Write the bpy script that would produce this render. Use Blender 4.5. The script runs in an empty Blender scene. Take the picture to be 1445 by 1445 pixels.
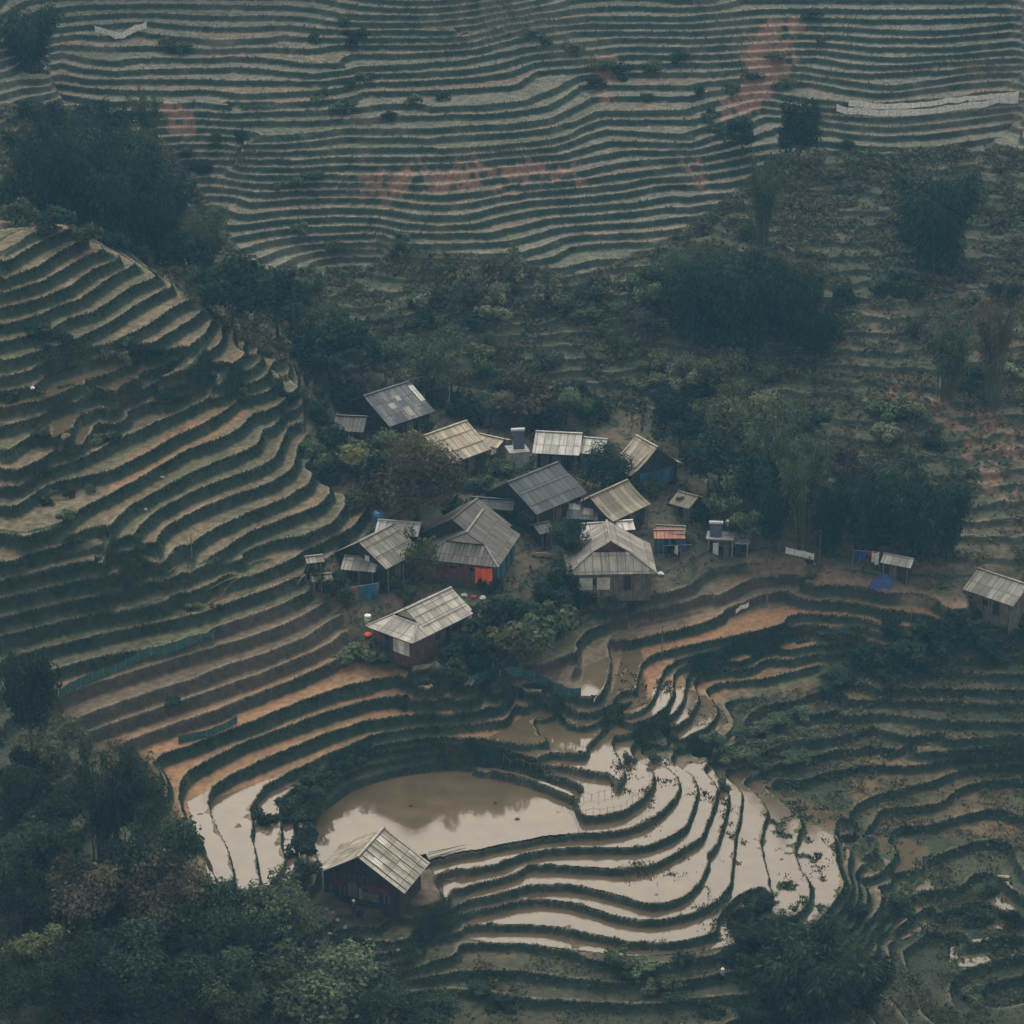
import bpy, bmesh, math, random
import numpy as np
from mathutils import Vector, Matrix
R = math.radians
SC = bpy.context.scene
COL = SC.collection
# ------------------------------------------------------------------ camera
PITCH = R(22.6); FPX = 3600.0; CZ = 135.0; IMG = 1445.0
cam_d = bpy.data.cameras.new('camera'); cam = bpy.data.objects.new('camera', cam_d); COL.objects.link(cam)
cam.location = (0, 0, CZ); cam.rotation_euler = (R(90) - PITCH, 0, 0)
cam_d.sensor_width = 36.0; cam_d.sensor_fit = 'HORIZONTAL'; cam_d.lens = 36.0 * FPX / IMG
cam_d.clip_start = 1.0; cam_d.clip_end = 5000
SC.camera = cam
# ------------------------------------------------------------------ sky and sun
SUN_EL, SUN_AZ = 50.0, -6.0          # degrees; azimuth from +Y (into the picture) towards +X
world = bpy.data.worlds.new('World'); SC.world = world; world.use_nodes = True
wn = world.node_tree.nodes; wl = world.node_tree.links
bg = wn['Background']
sky = wn.new('ShaderNodeTexSky'); sky.sky_type = 'NISHITA'; sky.sun_disc = False
sky.sun_elevation = R(SUN_EL); sky.sun_rotation = R(SUN_AZ)
sky.air_density = 1.0; sky.dust_density = 3.0; sky.ozone_density = 1.0
hs = wn.new('ShaderNodeHueSaturation'); hs.inputs['Saturation'].default_value = 0.35   # thick overcast: little colour left
wl.new(sky.outputs[0], hs.inputs['Color'])
wtint = wn.new('ShaderNodeMix'); wtint.data_type = 'RGBA'; wtint.blend_type = 'MULTIPLY'
wtint.inputs[0].default_value = 1.0
tc = wn.new('ShaderNodeTexCoord'); sp = wn.new('ShaderNodeSeparateXYZ'); wl.new(tc.outputs['Generated'], sp.inputs[0])
cr = wn.new('ShaderNodeValToRGB')
cr.color_ramp.elements[0].position = 0.35; cr.color_ramp.elements[0].color = (1.0, 0.84, 0.65, 1)   # warm low cloud
cr.color_ramp.elements[1].position = 0.85; cr.color_ramp.elements[1].color = (0.86, 0.96, 1.0, 1)
wl.new(sp.outputs[2], cr.inputs[0]); wl.new(hs.outputs[0], wtint.inputs[6]); wl.new(cr.outputs[0], wtint.inputs[7])
wl.new(wtint.outputs[2], bg.inputs[0]); bg.inputs[1].default_value = 0.1
sun_d = bpy.data.lights.new('sun', 'SUN'); sun = bpy.data.objects.new('sun', sun_d); COL.objects.link(sun)
sun_d.energy = 0.9; sun_d.angle = R(90); sun_d.color = (1.0, 0.89, 0.75)
sd = Vector((math.sin(R(SUN_AZ)) * math.cos(R(SUN_EL)), math.cos(R(SUN_AZ)) * math.cos(R(SUN_EL)), math.sin(R(SUN_EL))))
sun.rotation_euler = (-sd).to_track_quat('-Z', 'Y').to_euler()
SC.view_settings.view_transform = 'Standard'; SC.view_settings.look = 'None'
SC.view_settings.exposure = 1.65; SC.view_settings.gamma = 1.0
SC.render.engine = 'CYCLES'
try:
    SC.cycles.use_denoising = True; SC.cycles.max_bounces = 6; SC.cycles.volume_bounces = 0
    SC.cycles.transparent_max_bounces = 4; SC.cycles.diffuse_bounces = 3; SC.cycles.glossy_bounces = 2
except Exception: pass

random.seed(7); RNG = np.random.default_rng(11)
# ------------------------------------------------------------------ pixel <-> world
cp, sp_ = math.cos(PITCH), math.sin(PITCH)
def ray(u, v):
    a = (u - IMG / 2) / FPX; b = (v - IMG / 2) / FPX
    return a, cp - b * sp_, -sp_ - b * cp
def at_z(u, v, z):
    dx, dy, dz = ray(u, v); t = (z - CZ) / dz
    return dx * t, dy * t
def proj(x, y, z):
    q = y * cp - (z - CZ) * sp_; d = -y * sp_ - (z - CZ) * cp
    return IMG / 2 + FPX * x / q, IMG / 2 + FPX * d / q

# ------------------------------------------------------------------ surveyed contour lines: tile origin, scale; lines "elevation-level: points"
TILES = {'c': (700, 880, 2.89), 'l': (20, 880, 2.89), 'r': (960, 860, 3.0104), 'm': (20, 420, 2.89), 'A': (20, 20, 2.89),
         'B': (480, 20, 2.89), 'C': (940, 20, 2.89), 'D': (940, 400, 2.89), 'f': (360, 780, 3.6125), 'g': (940, 1080, 2.89),
         'h': (700, 560, 4.014), 'p': (0, 0, 1.0)}
Z0, HF = -12.0, 1.4        # pond level and step of the near terraces
ZF, HFAR = 18.2, 1.0       # first step of the far slope
CONT = """
N c 0 -90,930 0,905 100,890 200,870 300,858 420,855 520,840 620,805 690,750 740,690 750,650 735,620 690,580 640,560 575,525
N c -0.6 -150,1010 0,985 100,945 200,920 350,910 500,915 620,905 720,870 780,830 800,770 820,680 800,620 740,580 660,545 590,518
N c -1.2 100,975 180,985 300,990 500,1000 600,990 700,950 790,900 840,880 860,820 895,720 905,670 870,620 800,575 740,540 680,500
N c -1.8 -120,1130 0,1105 120,1075 250,1062 350,1075 450,1095 550,1125 640,1150 720,1140 790,1105 840,1050 868,985 865,950 838,925
N c -2.4 -100,1170 0,1150 100,1120 200,1120 330,1140 450,1180 560,1205 680,1205 800,1180 900,1140 955,1075 965,980 975,850 995,750 1005,690 980,660 900,600 800,560
N c -3 -140,1230 0,1225 100,1225 250,1240 400,1270 550,1300 680,1305 800,1290 900,1265 1000,1235 1080,1190 1125,1130 1115,1060 1090,960 1075,880 1090,810 1115,770 1080,720 1040,680 960,630
N c -3.6 -180,1310 0,1300 150,1310 300,1340 400,1375 550,1395 700,1390 850,1365 1000,1320 1150,1240 1280,1150 1290,1080 1250,1010 1210,930 1215,880 1245,830 1240,790 1200,760 1140,700 1060,650
N c 0.06 -80,602 0,610 120,640 220,668 300,695 335,725 290,760 245,790
N p -4.8 560,1400 640,1395 760,1412 900,1418 1050,1405 1150,1375
N p -5.4 560,1450 760,1455 1000,1450 1200,1405
N p 0.06 452,1205 448,1185 455,1150 500,1118 560,1098 630,1088 700,1092
F p 28.5 -100,-14 520,-16
F p 26.4 720,-14 960,-12
F p 30.5 -100,-40 520,-42
F p 28.4 720,-40 960,-38
F p 25 1000,-10 1500,-8
F p 27 1000,-36 1500,-34
N c -4.2 -150,1420 100,1420 300,1450 500,1470 800,1460 1050,1400 1250,1280 1400,1120 1430,1060 1390,970 1385,870 1370,810 1320,770 1240,720 1140,660
N c 0.7 245,805 300,800 420,785 520,765 600,715 645,650 640,600 610,565
N c 1.3 -90,560 0,570 100,590 200,625 300,665 350,695 430,700 500,660 525,620 505,560 470,500 455,450 490,420 530,380
N c 1.9 215,505 240,530 360,537 385,520 330,490 250,440 240,400 260,370
N c 2.4 -20,490 100,500 210,495 215,470 180,450 135,410 150,370 250,330
N c 3.1 455,337 520,330 572,300 577,200 590,160 640,125 800,88 1000,52 1200,2
N c 1.9 545,412 620,400 690,350 730,270 715,215 740,180 850,150 1000,120 1100,85 1300,52 1445,45
N c 0.7 610,452 700,440 790,380 830,300 800,245 805,215 900,190 1050,150 1200,110 1290,95
N c 0 695,493 770,470 870,420 910,360 890,320 835,275 900,240 1100,225 1300,170 1445,140
N c -0.6 825,543 880,510 960,430 975,395 930,350 910,325 1000,300 1200,290 1330,240
N h 6 600,1195 800,1150 1000,1110 1110,1060 1150,1010 1250,960 1445,950
N h 5 300,1445 445,1385 520,1320 700,1265 1000,1215 1250,1140 1330,1095 1445,1030
N c 5 320,80 345,150 310,210 250,242 190,240
N p 4 845,985 858,962 861,925 853,908 862,893 900,882 960,870 1000,860 1040,852 1075,838 1150,827
N p 4 812,985 830,985 845,985
N f 3.1 0,1210 200,1100 330,1050 450,1000 600,925 800,893 1000,882 1280,852 1300,780 1340,740 1445,725
N f 4 0,1065 300,940 560,860 830,825 1000,830 1120,815 1200,790 1160,725 1200,690 1330,670
N f 5 0,945 300,830 600,745 760,725 1000,722 1052,695 1100,660 1200,628 1300,622 1445,660
N f 6 0,850 300,728 500,668 700,632 830,615 960,600
N f 1.9 390,1105 550,1040 700,1008 900,983 1100,985 1170,1000 1445,1060
N f 2.4 960,940 1200,955 1445,980
N l 3.1 1445,470 1300,525 1150,600 1050,650 990,700 960,745 975,810 965,880 985,960 1005,1050 1015,1115
N l 2.2 1250,620 1130,700 1095,725 1120,765 1125,865 1120,930 1162,990 1130,1030 1050,1070
N l 4 1445,388 1300,443 1150,505 1000,565 880,615 800,665 782,720 800,780 830,850 870,920 890,1000 900,1060
N l 5 1445,312 1300,355 1100,425 950,475 800,550 700,605 670,650 662,720 690,785 740,840 770,900 800,970 830,1040
N l 6 1445,247 1300,275 1150,335 1000,395 850,445 720,495 600,535 540,595 515,655
N l 7 1400,95 1300,155 1150,225 1000,280 800,360 600,425 450,485 330,530
N l 8 1335,35 1310,70 1200,125 1000,205 800,275 600,340 400,405 300,440 220,500
N l 9 1270,0 1200,55 1050,115 880,165 740,225 560,280 380,340 280,380 230,420
N l 10 830,85 700,128 550,175 400,222 300,252 180,300 90,350 -60,400
N l 11 800,45 560,105 350,135 150,190 0,230
N l 12 790,-50 600,-10 400,30 250,70 70,110 -60,145
N m 13.3 -60,1380 10,1365 200,1315 400,1275 600,1220 720,1200 790,1170 850,1130 905,1105
N m 14.6 -60,1310 10,1290 150,1255 270,1230 450,1212 600,1167 680,1125 715,1090
N m 15.9 -60,1230 10,1215 200,1170 350,1130 480,1098 525,1065
N m 17.2 -60,1155 10,1140 200,1095 370,1048
N m 18.5 -60,1080 10,1060 150,1020 250,992
N m 19.8 -60,1020 10,1003 120,950
N m 13 950,1095 1070,1060 1250,1000 1380,940 1425,880 1440,845
N m 14 850,1092 950,1062 1150,992 1300,922 1350,850 1350,800
N m 15 780,1067 850,1032 950,962 1100,902 1250,842 1295,790 1285,768
N m 16 710,1052 715,1010 800,950 950,882 1100,822 1200,762 1230,700 1220,648
N m 17 590,1032 580,980 620,930 750,862 900,802 1050,752 1130,702 1155,650 1150,608
N m 18 430,1035 490,1000 510,930 580,870 700,802 850,742 1000,692 1070,650 1085,610 1110,540 1110,512
N m 19 270,1000 350,1000 390,950 420,900 470,850 600,780 750,702 900,642 990,602 1010,550 1010,528
N m 20 130,937 200,920 290,852 400,797 500,742 600,682 700,622 850,572 920,532 970,482 990,448
N m 21 10,850 130,760 370,712 450,682 550,632 650,572 780,512 870,452 918,393
N m 22 150,700 330,627 430,572 550,522 680,462 780,412 805,350
N m 23 10,712 120,660 210,590 280,592 300,540 340,500 420,472 550,422 650,372 692,340
N m 24 -40,640 70,560 150,565 160,500 215,555 240,490 290,455 375,430
N m 25 290,398 400,375 480,345 565,295
N m 26 140,390 300,380 400,355 485,292
N m 26.7 100,385 250,330 500,275
N m 24 830,310 900,280 940,240 1000,195
N m 21 970,305 1030,300 1060,260 1110,245
N m 20 1010,475 1080,440 1180,350
N A 25.6 690,1425 740,1395 785,1352
N A 26 570,1442 650,1412 700,1362 780,1305
N A 27 460,1392 540,1362 620,1312 690,1262 745,1235
N A 28 350,1357 450,1322 560,1262 650,1192 750,1155
N A 29 -60,1420 10,1402 150,1362 260,1327 400,1252 500,1182 590,1132 650,1110
N A 30 -60,1340 10,1322 150,1287 220,1240 320,1217 400,1167 480,1112 605,1065
N A 31 -60,1270 10,1252 110,1227 170,1190 260,1167 340,1112 420,1052 515,1015
N A 32 -60,1200 10,1187 130,1150 230,1112 320,1042 435,995
N A 33 -60,1140 10,1122 110,1092 200,1042 300,982 405,955
N A 34 -60,1085 10,1062 100,1032 180,972 295,915
N A 35 -60,1030 10,987 100,927 245,868
N A 36 -60,950 10,912 100,872 190,830
F B 0 905,1047 950,1022 1050,1002 1200,992 1315,987
F B 1 800,1002 880,982 930,947 1000,937 1150,927 1295,927
F B 2 570,977 740,972 830,942 900,912 1000,897 1200,892 1330,877 1400,867
F B 3 220,937 400,937 550,932 700,925 800,897 870,872 1000,857 1200,847 1350,832
F B 4 230,882 350,892 520,887 600,892 700,872 850,832 1000,822 1200,802 1300,787 1440,790
F B 5 160,832 250,852 400,862 550,852 700,817 850,792 1000,782 1200,767 1280,752 1350,742 1440,750
F B 6 0,790 200,797 350,822 500,817 650,782 800,757 1000,747 1150,727 1280,697 1440,695
F B 7 0,745 150,750 300,770 420,777 550,762 700,727 850,717 1000,707 1150,692 1250,667 1440,660
F B 8 160,715 300,732 400,737 600,717 800,692 960,677 1050,665 1200,640 1440,612
F B 9 230,690 400,697 600,672 800,652 990,640 1150,600 1300,587 1440,580
F B 10 0,657 300,660 500,647 700,622 920,602 1050,575 1150,555 1440,555
F B 11 0,617 300,614 500,602 700,582 900,572 1000,542 1100,515 1440,525
F B 12 0,582 300,582 500,577 700,557 870,540 980,500 1080,465 1440,490
F B 13 0,547 300,542 620,522 880,497 1060,430 1300,425 1440,430
F B 14 0,502 300,500 400,514 650,502 850,477 920,465 1040,395 1440,390
F B 15 0,467 200,467 400,462 700,447 850,427 900,405 1030,335 1440,335
F B 16 100,430 200,412 400,407 600,407 750,392 850,375 980,287 1440,290
F B 17 370,377 600,372 750,352 850,312 1000,240 1440,235
F B 18 70,317 300,312 550,302 700,287 800,230 1200,205 1440,195
F B 19 100,277 300,272 550,257 700,232 800,195 1200,165 1440,165
F B 20 110,242 300,237 500,227 650,202 780,167 860,157 1160,132 1440,135
F B 21 110,212 300,202 500,187 650,157 770,132 1160,95 1440,100
F B 22 0,157 200,162 400,152 560,142 700,102 830,72 1100,68 1440,70
F B 23 0,122 200,124 450,122 500,107 650,72 1000,38 1440,40
F B 24 0,95 250,97 500,92 700,45 1000,8 1440,8
F B 25 0,62 250,64 550,47 700,15
F B 26 0,32 250,32 500,42 640,10
F B 27 0,0 400,5
F C 9 650,517 800,537 950,542 1150,532 1300,507 1450,495
F C 10 390,455 600,467 750,487 900,500 1050,492 1250,467 1450,440
F C 11 390,415 600,427 750,452 900,462 1050,452 1450,400
F C 12 380,380 500,392 690,407 850,422 1000,417 1150,402 1450,372
F C 13 430,355 600,380 740,387 900,392 1100,377 1250,357 1450,342
F C 14 460,325 600,347 750,362 900,360 1050,347 1450,322
F C 15 500,268 600,277 720,302 850,322 950,317 1100,292 1450,262
F C 16 550,240 700,262 820,282 950,292 1080,272 1250,240 1450,235
F C 17 570,215 700,237 820,242 1000,232 1130,217 1450,207
F C 18 600,175 750,202 900,210 1050,202 1450,175
F C 19 650,148 800,167 950,177 1150,167 1450,140
F C 20 670,118 850,132 1000,137 1200,132 1450,104
F C 21 700,85 900,97 1050,99 1450,68
F C 22 800,55 1000,67 1200,62 1450,30
F C 23 850,20 1100,18 1450,5
F A 12 980,592 1150,587 1329,582
F A 13 930,560 1060,557 1160,565 1329,547
F A 14 920,532 1060,532 1200,517 1329,502
F A 15 930,499 1200,492 1329,467
F A 15.5 1010,462 1200,457
F A 16.1 980,432 1180,430
F A 16.8 880,402 1180,402
F A 17.5 860,372 1180,372
F A 18.3 600,352 760,347 900,367 1200,342
F A 19 600,307 760,302 930,327 1200,312
F A 19.8 750,272 880,280 1250,277
F A 20.6 740,237 900,237 1000,242 1150,257 1260,252
F A 21.3 870,197 1050,207 1250,237
F A 22.2 870,162 1050,167 1200,192 1340,192
F A 24 700,95 850,110 1000,95 1120,80
F A 17 80,345 130,355 260,387 400,410
F A 18 100,310 180,322 300,342 440,357
F A 19 150,280 210,287 350,302 440,305
F A 20 150,235 180,242 300,264 480,264
F A 21 160,192 280,217 420,232
F A 22 180,152 300,177 430,192
F A 24 240,80 400,90 550,60
F A 10 680,622 920,622
F A 7 760,737 900,742 960,770 1150,750 1329,747
F A 6 720,782 850,787 930,822 1100,797 1329,787
F A 5 890,862 1100,837 1329,822
F A 4 1020,887 1200,867 1329,862
F A 3 980,937 1150,907 1329,897
F A 2 1060,967 1200,937 1400,930
F A 1 1130,992 1250,962 1480,957
F A 0 1230,1002 1329,987 1490,985
F A -1 1230,1037 1329,1022 1490,1020
Z r -6.5 1240,40 1390,36 1500,34
Z r -7.5 1300,92 1390,88 1500,86
Z r -8.6 1290,140 1390,138 1500,134
Z r -9.6 890,235 1100,215 1390,205 1500,200
Z r -10.6 870,290 1100,270 1250,275 1390,285 1500,285
Z r -11.4 830,340 1100,335 1390,338 1500,338
Z r -12.4 620,385 840,380 1100,388 1390,390 1500,392
Z r -13.2 450,440 560,430 610,400 680,440 880,425 1050,445 1390,460 1500,465
Z r -14.1 480,500 590,520 655,480 660,420
Z r -14.3 540,550 650,540 715,510 820,485 1000,545 1200,540 1390,528 1500,528
Z r -15.3 640,590 760,590 790,560 880,590 1100,600 1250,590 1390,585
Z r -16.3 560,690 700,640 800,620 930,640 960,610 1100,600
Z r -17 740,770 850,760 960,720 1020,690 1150,660 1390,640 1500,640
Z r -18 860,800 1000,800 1100,790 1130,740 1200,700 1390,690 1500,690
Z r -19 850,880 980,880 1100,860 1190,800 1250,770 1390,760 1500,755
Z r -20 1000,970 1150,945 1250,930 1390,925 1500,925
Z g -18.8 560,200 680,170 760,230 830,300
Z g -20.8 700,330 830,320 930,330 940,370 900,420 820,470
Z g -21.8 800,500 900,490 1000,470 1060,430 1070,400 1030,350 960,300
Z g -22.8 880,640 940,590 1000,570 1010,540 930,480
Z g -22.6 1100,490 1180,490 1215,465 1190,430 1260,400 1390,375
Z g -23.6 1100,600 1200,560 1270,530 1280,500 1380,570 1390,600
Z g -24.2 870,740 950,690 1010,640 1080,600
Z g -24.8 930,770 1020,720 1080,670 1240,740 1390,700
Z g -25.6 1030,820 1160,720 1210,760 1200,820 1300,790
Z g -26.6 1250,890 1390,850 1500,820
Z g -27.4 1250,970 1390,940 1500,920
Z g -22 830,640 900,600 930,570
Z g -25.8 300,900 500,980 750,960
"""
POINTS = """
505 800 2.5 560 812 1.5 590 742 4 660 845 .6 720 820 .3 600 925 -.2 690 890 -.6 870 832 -1.6 960 802 -2.4 770 722 2.6
720 662 4 560 612 6 620 655 5.6 800 652 3.4 900 682 2.4 940 722 1.2 1030 785 -3.2 480 612 7 1150 800 -3.4 1250 812 -3.6 1350 845 -4.2 1440 855 -4.6
460 700 6 540 720 5 640 720 4.4 700 940 -2.6 740 900 -2.8 650 950 -2.6 780 860 -2.6
30 260 34 130 250 29 200 300 25 280 340 22 350 420 18 430 470 14.5 500 530 10 90 170 35 60 100 41 30 60 44
500 590 6.5 560 530 8.2 720 530 7.6 920 520 8 620 450 12.6 800 450 12.4 500 420 15.5 700 600 3.4 850 600 3 1000 640 2.2 960 450 12.5
1050 760 -1.8 1150 700 3 1300 760 -1.6 1420 770 -1.8 1300 650 4.5 1420 640 4.8 1100 600 5.8 1000 520 9.4 1200 480 12 1420 470 12.4 1300 560 8.6
1080 380 17.5 1200 330 20 1420 320 20.5 1000 330 19 1300 240 25 1100 260 23 1440 240 25.4
25 1200 -4 150 1150 -4 200 1080 -1 60 1050 2 250 1250 -6 60 1421 -9 200 1421 -10 350 1421 -12 350 1330 -10.5 430 1421 -14 500 1421 -16.2 600 1430 -19.2 800 1440 -19.35 1000 1440 -19.4 1200 1440 -22.6 1440 1440 -25.8
520 1275 -12.2 480 1240 -12 600 1260 -12.1 440 1285 -12.1 560 1310 -14 620 1340 -16.8 500 1350 -15.5 440 1330 -13.2 610 1215 -12 640 1250 -13.6
-60 1300 -6.5 -60 1100 1 1500 1200 -19 -60 1440 -9.5 1500 1440 -26
"""
# the grid is polar about the camera's foot: t = x / y
T_IN = np.arange(-0.265, 0.2651, 0.0005)
T_OUT = 0.265 + np.cumsum(np.linspace(0.001, 0.03, 26))
TT = np.concatenate([-T_OUT[::-1], T_IN, T_OUT])
ys = [206.0]
while ys[-1] < 462: ys.append(ys[-1] + min(0.19 * ys[-1] / 260, .235))
while ys[-1] < 640: ys.append(ys[-1] * 1.006)
pre = [206.0 - s for s in np.cumsum(np.linspace(.2, 4, 22))][::-1]
YY = np.array(pre + ys)
NR, NC = len(YY), len(TT)
GY = np.repeat(YY[:, None], NC, 1); GX = GY * TT[None, :]
val = np.zeros((NR, NC)); wgt = np.zeros((NR, NC))
def stamp(x, y, z, w=1.0):
    c = np.interp(x / y, TT, np.arange(NC)); r = np.interp(y, YY, np.arange(NR))
    ci = np.clip(np.rint(c).astype(int), 0, NC - 1); ri = np.clip(np.rint(r).astype(int), 0, NR - 1)
    np.add.at(val, (ri, ci), z * w); np.add.at(wgt, (ri, ci), w)
def dense(pts, step=1.0):
    p = np.array(pts, float); s = np.concatenate([[0], np.cumsum(np.hypot(*np.diff(p, axis=0).T))])
    q = np.arange(0, s[-1] + step, step).clip(0, s[-1])
    d = np.stack([np.interp(q, s, p[:, 0]), np.interp(q, s, p[:, 1])], 1)
    if len(p) > 2:                       # round the corners
        for _ in range(3):
            k = 4; e = np.pad(d, ((k, k), (0, 0)), mode='edge')
            d2 = sum(e[i:i + len(d)] for i in range(2 * k + 1)) / (2 * k + 1); d2[0] = d[0]; d2[-1] = d[-1]; d = d2
    return d
def inpoly(u, v, poly):
    c = np.zeros(u.shape, bool); n = len(poly)
    for i in range(n):
        x0, y0 = poly[i]; x1, y1 = poly[i - 1]
        if y0 == y1: continue
        c ^= ((y0 > v) != (y1 > v)) & (u < (x1 - x0) * (v - y0) / (y1 - y0) + x0)
    return c
def P(s): q = [float(t) for t in s.replace(',', ' ').split()]; return list(zip(q[::2], q[1::2]))
POND = P("452,1203 446,1180 455,1155 500,1122 560,1100 630,1090 700,1094 750,1106 800,1118 812,1126 795,1140 782,1162 786,1172 730,1182 640,1198 560,1204")
LINES = []
for ln in CONT.strip().splitlines():
    a = ln.split(); ox, oy, s = TILES[a[1]]; lev = float(a[2])
    z = Z0 + HF * lev if a[0] == 'N' else ZF + HFAR * lev if a[0] == 'F' else lev - (.8 if a[1] == 'r' else -.5)
    pts = [(ox + float(q.split(',')[0]) / s, oy + float(q.split(',')[1]) / s) for q in a[3:]]
    d = dense(pts, 0.5); LINES.append((a[0], lev, z, d))
    x, y = at_z(d[:, 0], d[:, 1], z); stamp(x, y, z)
pv = np.array(POINTS.split(), float).reshape(-1, 3)
for u, v, z in pv:
    x, y = at_z(u, v, z)
    for k in range(14):
        a = k * 2 * math.pi / 14; rr = 1.6
        stamp(np.array([x + rr * math.cos(a)]), np.array([y + rr * math.sin(a)]), z)
for u in range(450, 815, 6):             # the pond lies level
    for v in range(1088, 1204, 5):
        if inpoly(np.array([u]), np.array([v]), POND)[0]: stamp(*at_z(np.array([u]), np.array([v]), Z0), Z0 + .3 * HF)
FLATS = [("58,554 72,536 130,517 190,507 194,514 120,542 70,556", 26.4), ("68,556 140,538 186,522 190,526 135,549 80,560", 25.5), ("118,560 160,548 205,522 215,523 200,540 150,556", 24.6),
         ("74,613 80,585 110,570 148,566 110,585 97,615", 24.4), ("100,618 112,590 150,572 130,590 115,622", 23.5)]
for q_, lv in FLATS:
    q_ = P(q_)
    for u in range(50, 222, 2):
        for v in range(500, 626, 2):
            if inpoly(np.array([u]), np.array([v]), q_)[0]: z = Z0 + lv * HF; stamp(*at_z(np.array([u]), np.array([v]), z), z, 2.)
# the mountain above the picture, as the pond's reflection shows it
for u in range(-900, 2400, 60):
    al = np.interp(u, [0, 560, 720, 860, 1445], [28.6, 28.2, 27.2, 24.8, 23.5])
    t = (u - 722.5) / FPX / 0.9
    yb = 585.0; zb = -12 + (yb - 258) * math.tan(R(al))
    for f in (0, 1): stamp(np.array([t * (yb + f)]), np.array([yb + f]), zb, 1.0)
    stamp(np.array([t * 636]), np.array([636.]), zb + 2)
    t0 = (u - 722.5) / FPX / .975

def blockmean(a, f):
    r, c = a.shape; R2, C2 = -(-r // f), -(-c // f)
    b = np.zeros((R2 * f, C2 * f)); b[:r, :c] = a
    return b.reshape(R2, f, C2, f).sum((1, 3))
def up2(a, shape):
    r = np.clip((np.arange(shape[0]) - .5) / 2, 0, a.shape[0] - 1); c = np.clip((np.arange(shape[1]) - .5) / 2, 0, a.shape[1] - 1)
    r0 = r.astype(int); c0 = c.astype(int); r1 = np.minimum(r0 + 1, a.shape[0] - 1); c1 = np.minimum(c0 + 1, a.shape[1] - 1)
    fr = (r - r0)[:, None]; fc = (c - c0)[None]
    return (a[r0][:, c0] * (1 - fr) + a[r1][:, c0] * fr) * (1 - fc) + (a[r0][:, c1] * (1 - fr) + a[r1][:, c1] * fr) * fc
E = None
for f, n in ((64, 400), (32, 300), (16, 300), (8, 260), (4, 240), (2, 160), (1, 90)):
    w = blockmean(wgt, f); v = blockmean(val, f); m = w > 0; t = np.where(m, v / np.maximum(w, 1e-9), 0)
    E = np.full(w.shape, 10.0) if E is None else up2(E, w.shape)
    for _ in range(n):
        Q = np.pad(E, 1, mode='edge')
        E = .25 * (Q[:-2, 1:-1] + Q[2:, 1:-1] + Q[1:-1, :-2] + Q[1:-1, 2:]); E[m] = t[m]
def blur(a, s):
    k = np.exp(-.5 * (np.arange(-3 * s, 3 * s + 1) / s) ** 2); k /= k.sum(); h = len(k) // 2
    P = np.pad(a, ((h, h), (0, 0)), mode='edge'); a = sum(k[i] * P[i:i + a.shape[0]] for i in range(len(k)))
    P = np.pad(a, ((0, 0), (h, h)), mode='edge'); return sum(k[i] * P[:, i:i + a.shape[1]] for i in range(len(k)))
E = blur(E, 2)

def vnoise(x, y, scale, seed=0, oct=3):
    out = 0; amp = 1; tot = 0
    for o in range(oct):
        rg = np.random.default_rng(seed * 17 + o); L = rg.random((256, 256))
        a = x / scale * 2 ** o + 31.7 * o + 1000; b = y / scale * 2 ** o + 11.3 * o + 1000
        i = np.floor(a).astype(int); j = np.floor(b).astype(int); fa = a - i; fb = b - j
        fa = fa * fa * (3 - 2 * fa); fb = fb * fb * (3 - 2 * fb); i &= 255; j &= 255; i1 = (i + 1) & 255; j1 = (j + 1) & 255
        out = out + amp * ((L[i, j] * (1 - fa) + L[i1, j] * fa) * (1 - fb) + (L[i, j1] * (1 - fa) + L[i1, j1] * fa) * fb - .5); tot += amp; amp *= .5
    return 2 * out / tot
GU, GV = proj(GX, GY, E)
nu = vnoise(GX, GY, 6, 3) * 7; nv = vnoise(GX, GY, 6, 4) * 5
NU, NV = GU + nu, GV + nv
pol_far = P("-2000,-900 3000,-900 3000,200 1280,208 1100,215 1000,300 965,325 820,392 750,372 560,352 520,378 350,378 300,285 240,215 90,152 -2000,110")
pol_mid = P("-2000,100 90,140 3000,140 3000,822 1440,806 1330,800 1100,742 1000,700 960,640 900,600 640,555 500,560 400,512 330,472 280,432 170,345 120,312 25,287 -2000,200")
pol_vil = P("430,545 560,520 660,550 950,590 1100,735 1320,790 1445,803 3000,820 3000,862 1360,856 1250,822 1130,800 1060,797 1000,803 976,822 915,842 849,857 800,895 760,925 690,940 640,955 600,930 520,920 488,900 480,862 432,830 440,792 500,775 530,735 470,650 420,590")
pol_low = P("-2000,735 79,745 106,764 151,776 214,783 269,782 333,802 310,848 170,890 20,925 -2000,1200")
pol_rt = P("1172,885 3000,850 3000,3000 1290,1500 1250,1240 1060,1090 1032,1020 1042,985 1155,960")
lab = np.zeros(E.shape, int)
lab[inpoly(NU, NV, pol_mid)] = 2; lab[inpoly(NU, NV, pol_far)] = 1; lab[inpoly(NU, NV, pol_low)] = 3
lab[inpoly(NU, NV, pol_rt)] = 4; lab[inpoly(NU, NV, pol_vil)] = 5; lab[GY > 466] = 5
dy = np.gradient(YY)[:, None]; dx = np.gradient(TT)[None] * GY
gy, gx = np.gradient(E); grad = np.hypot(gx / dx, gy / dy) + 1e-4
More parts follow.
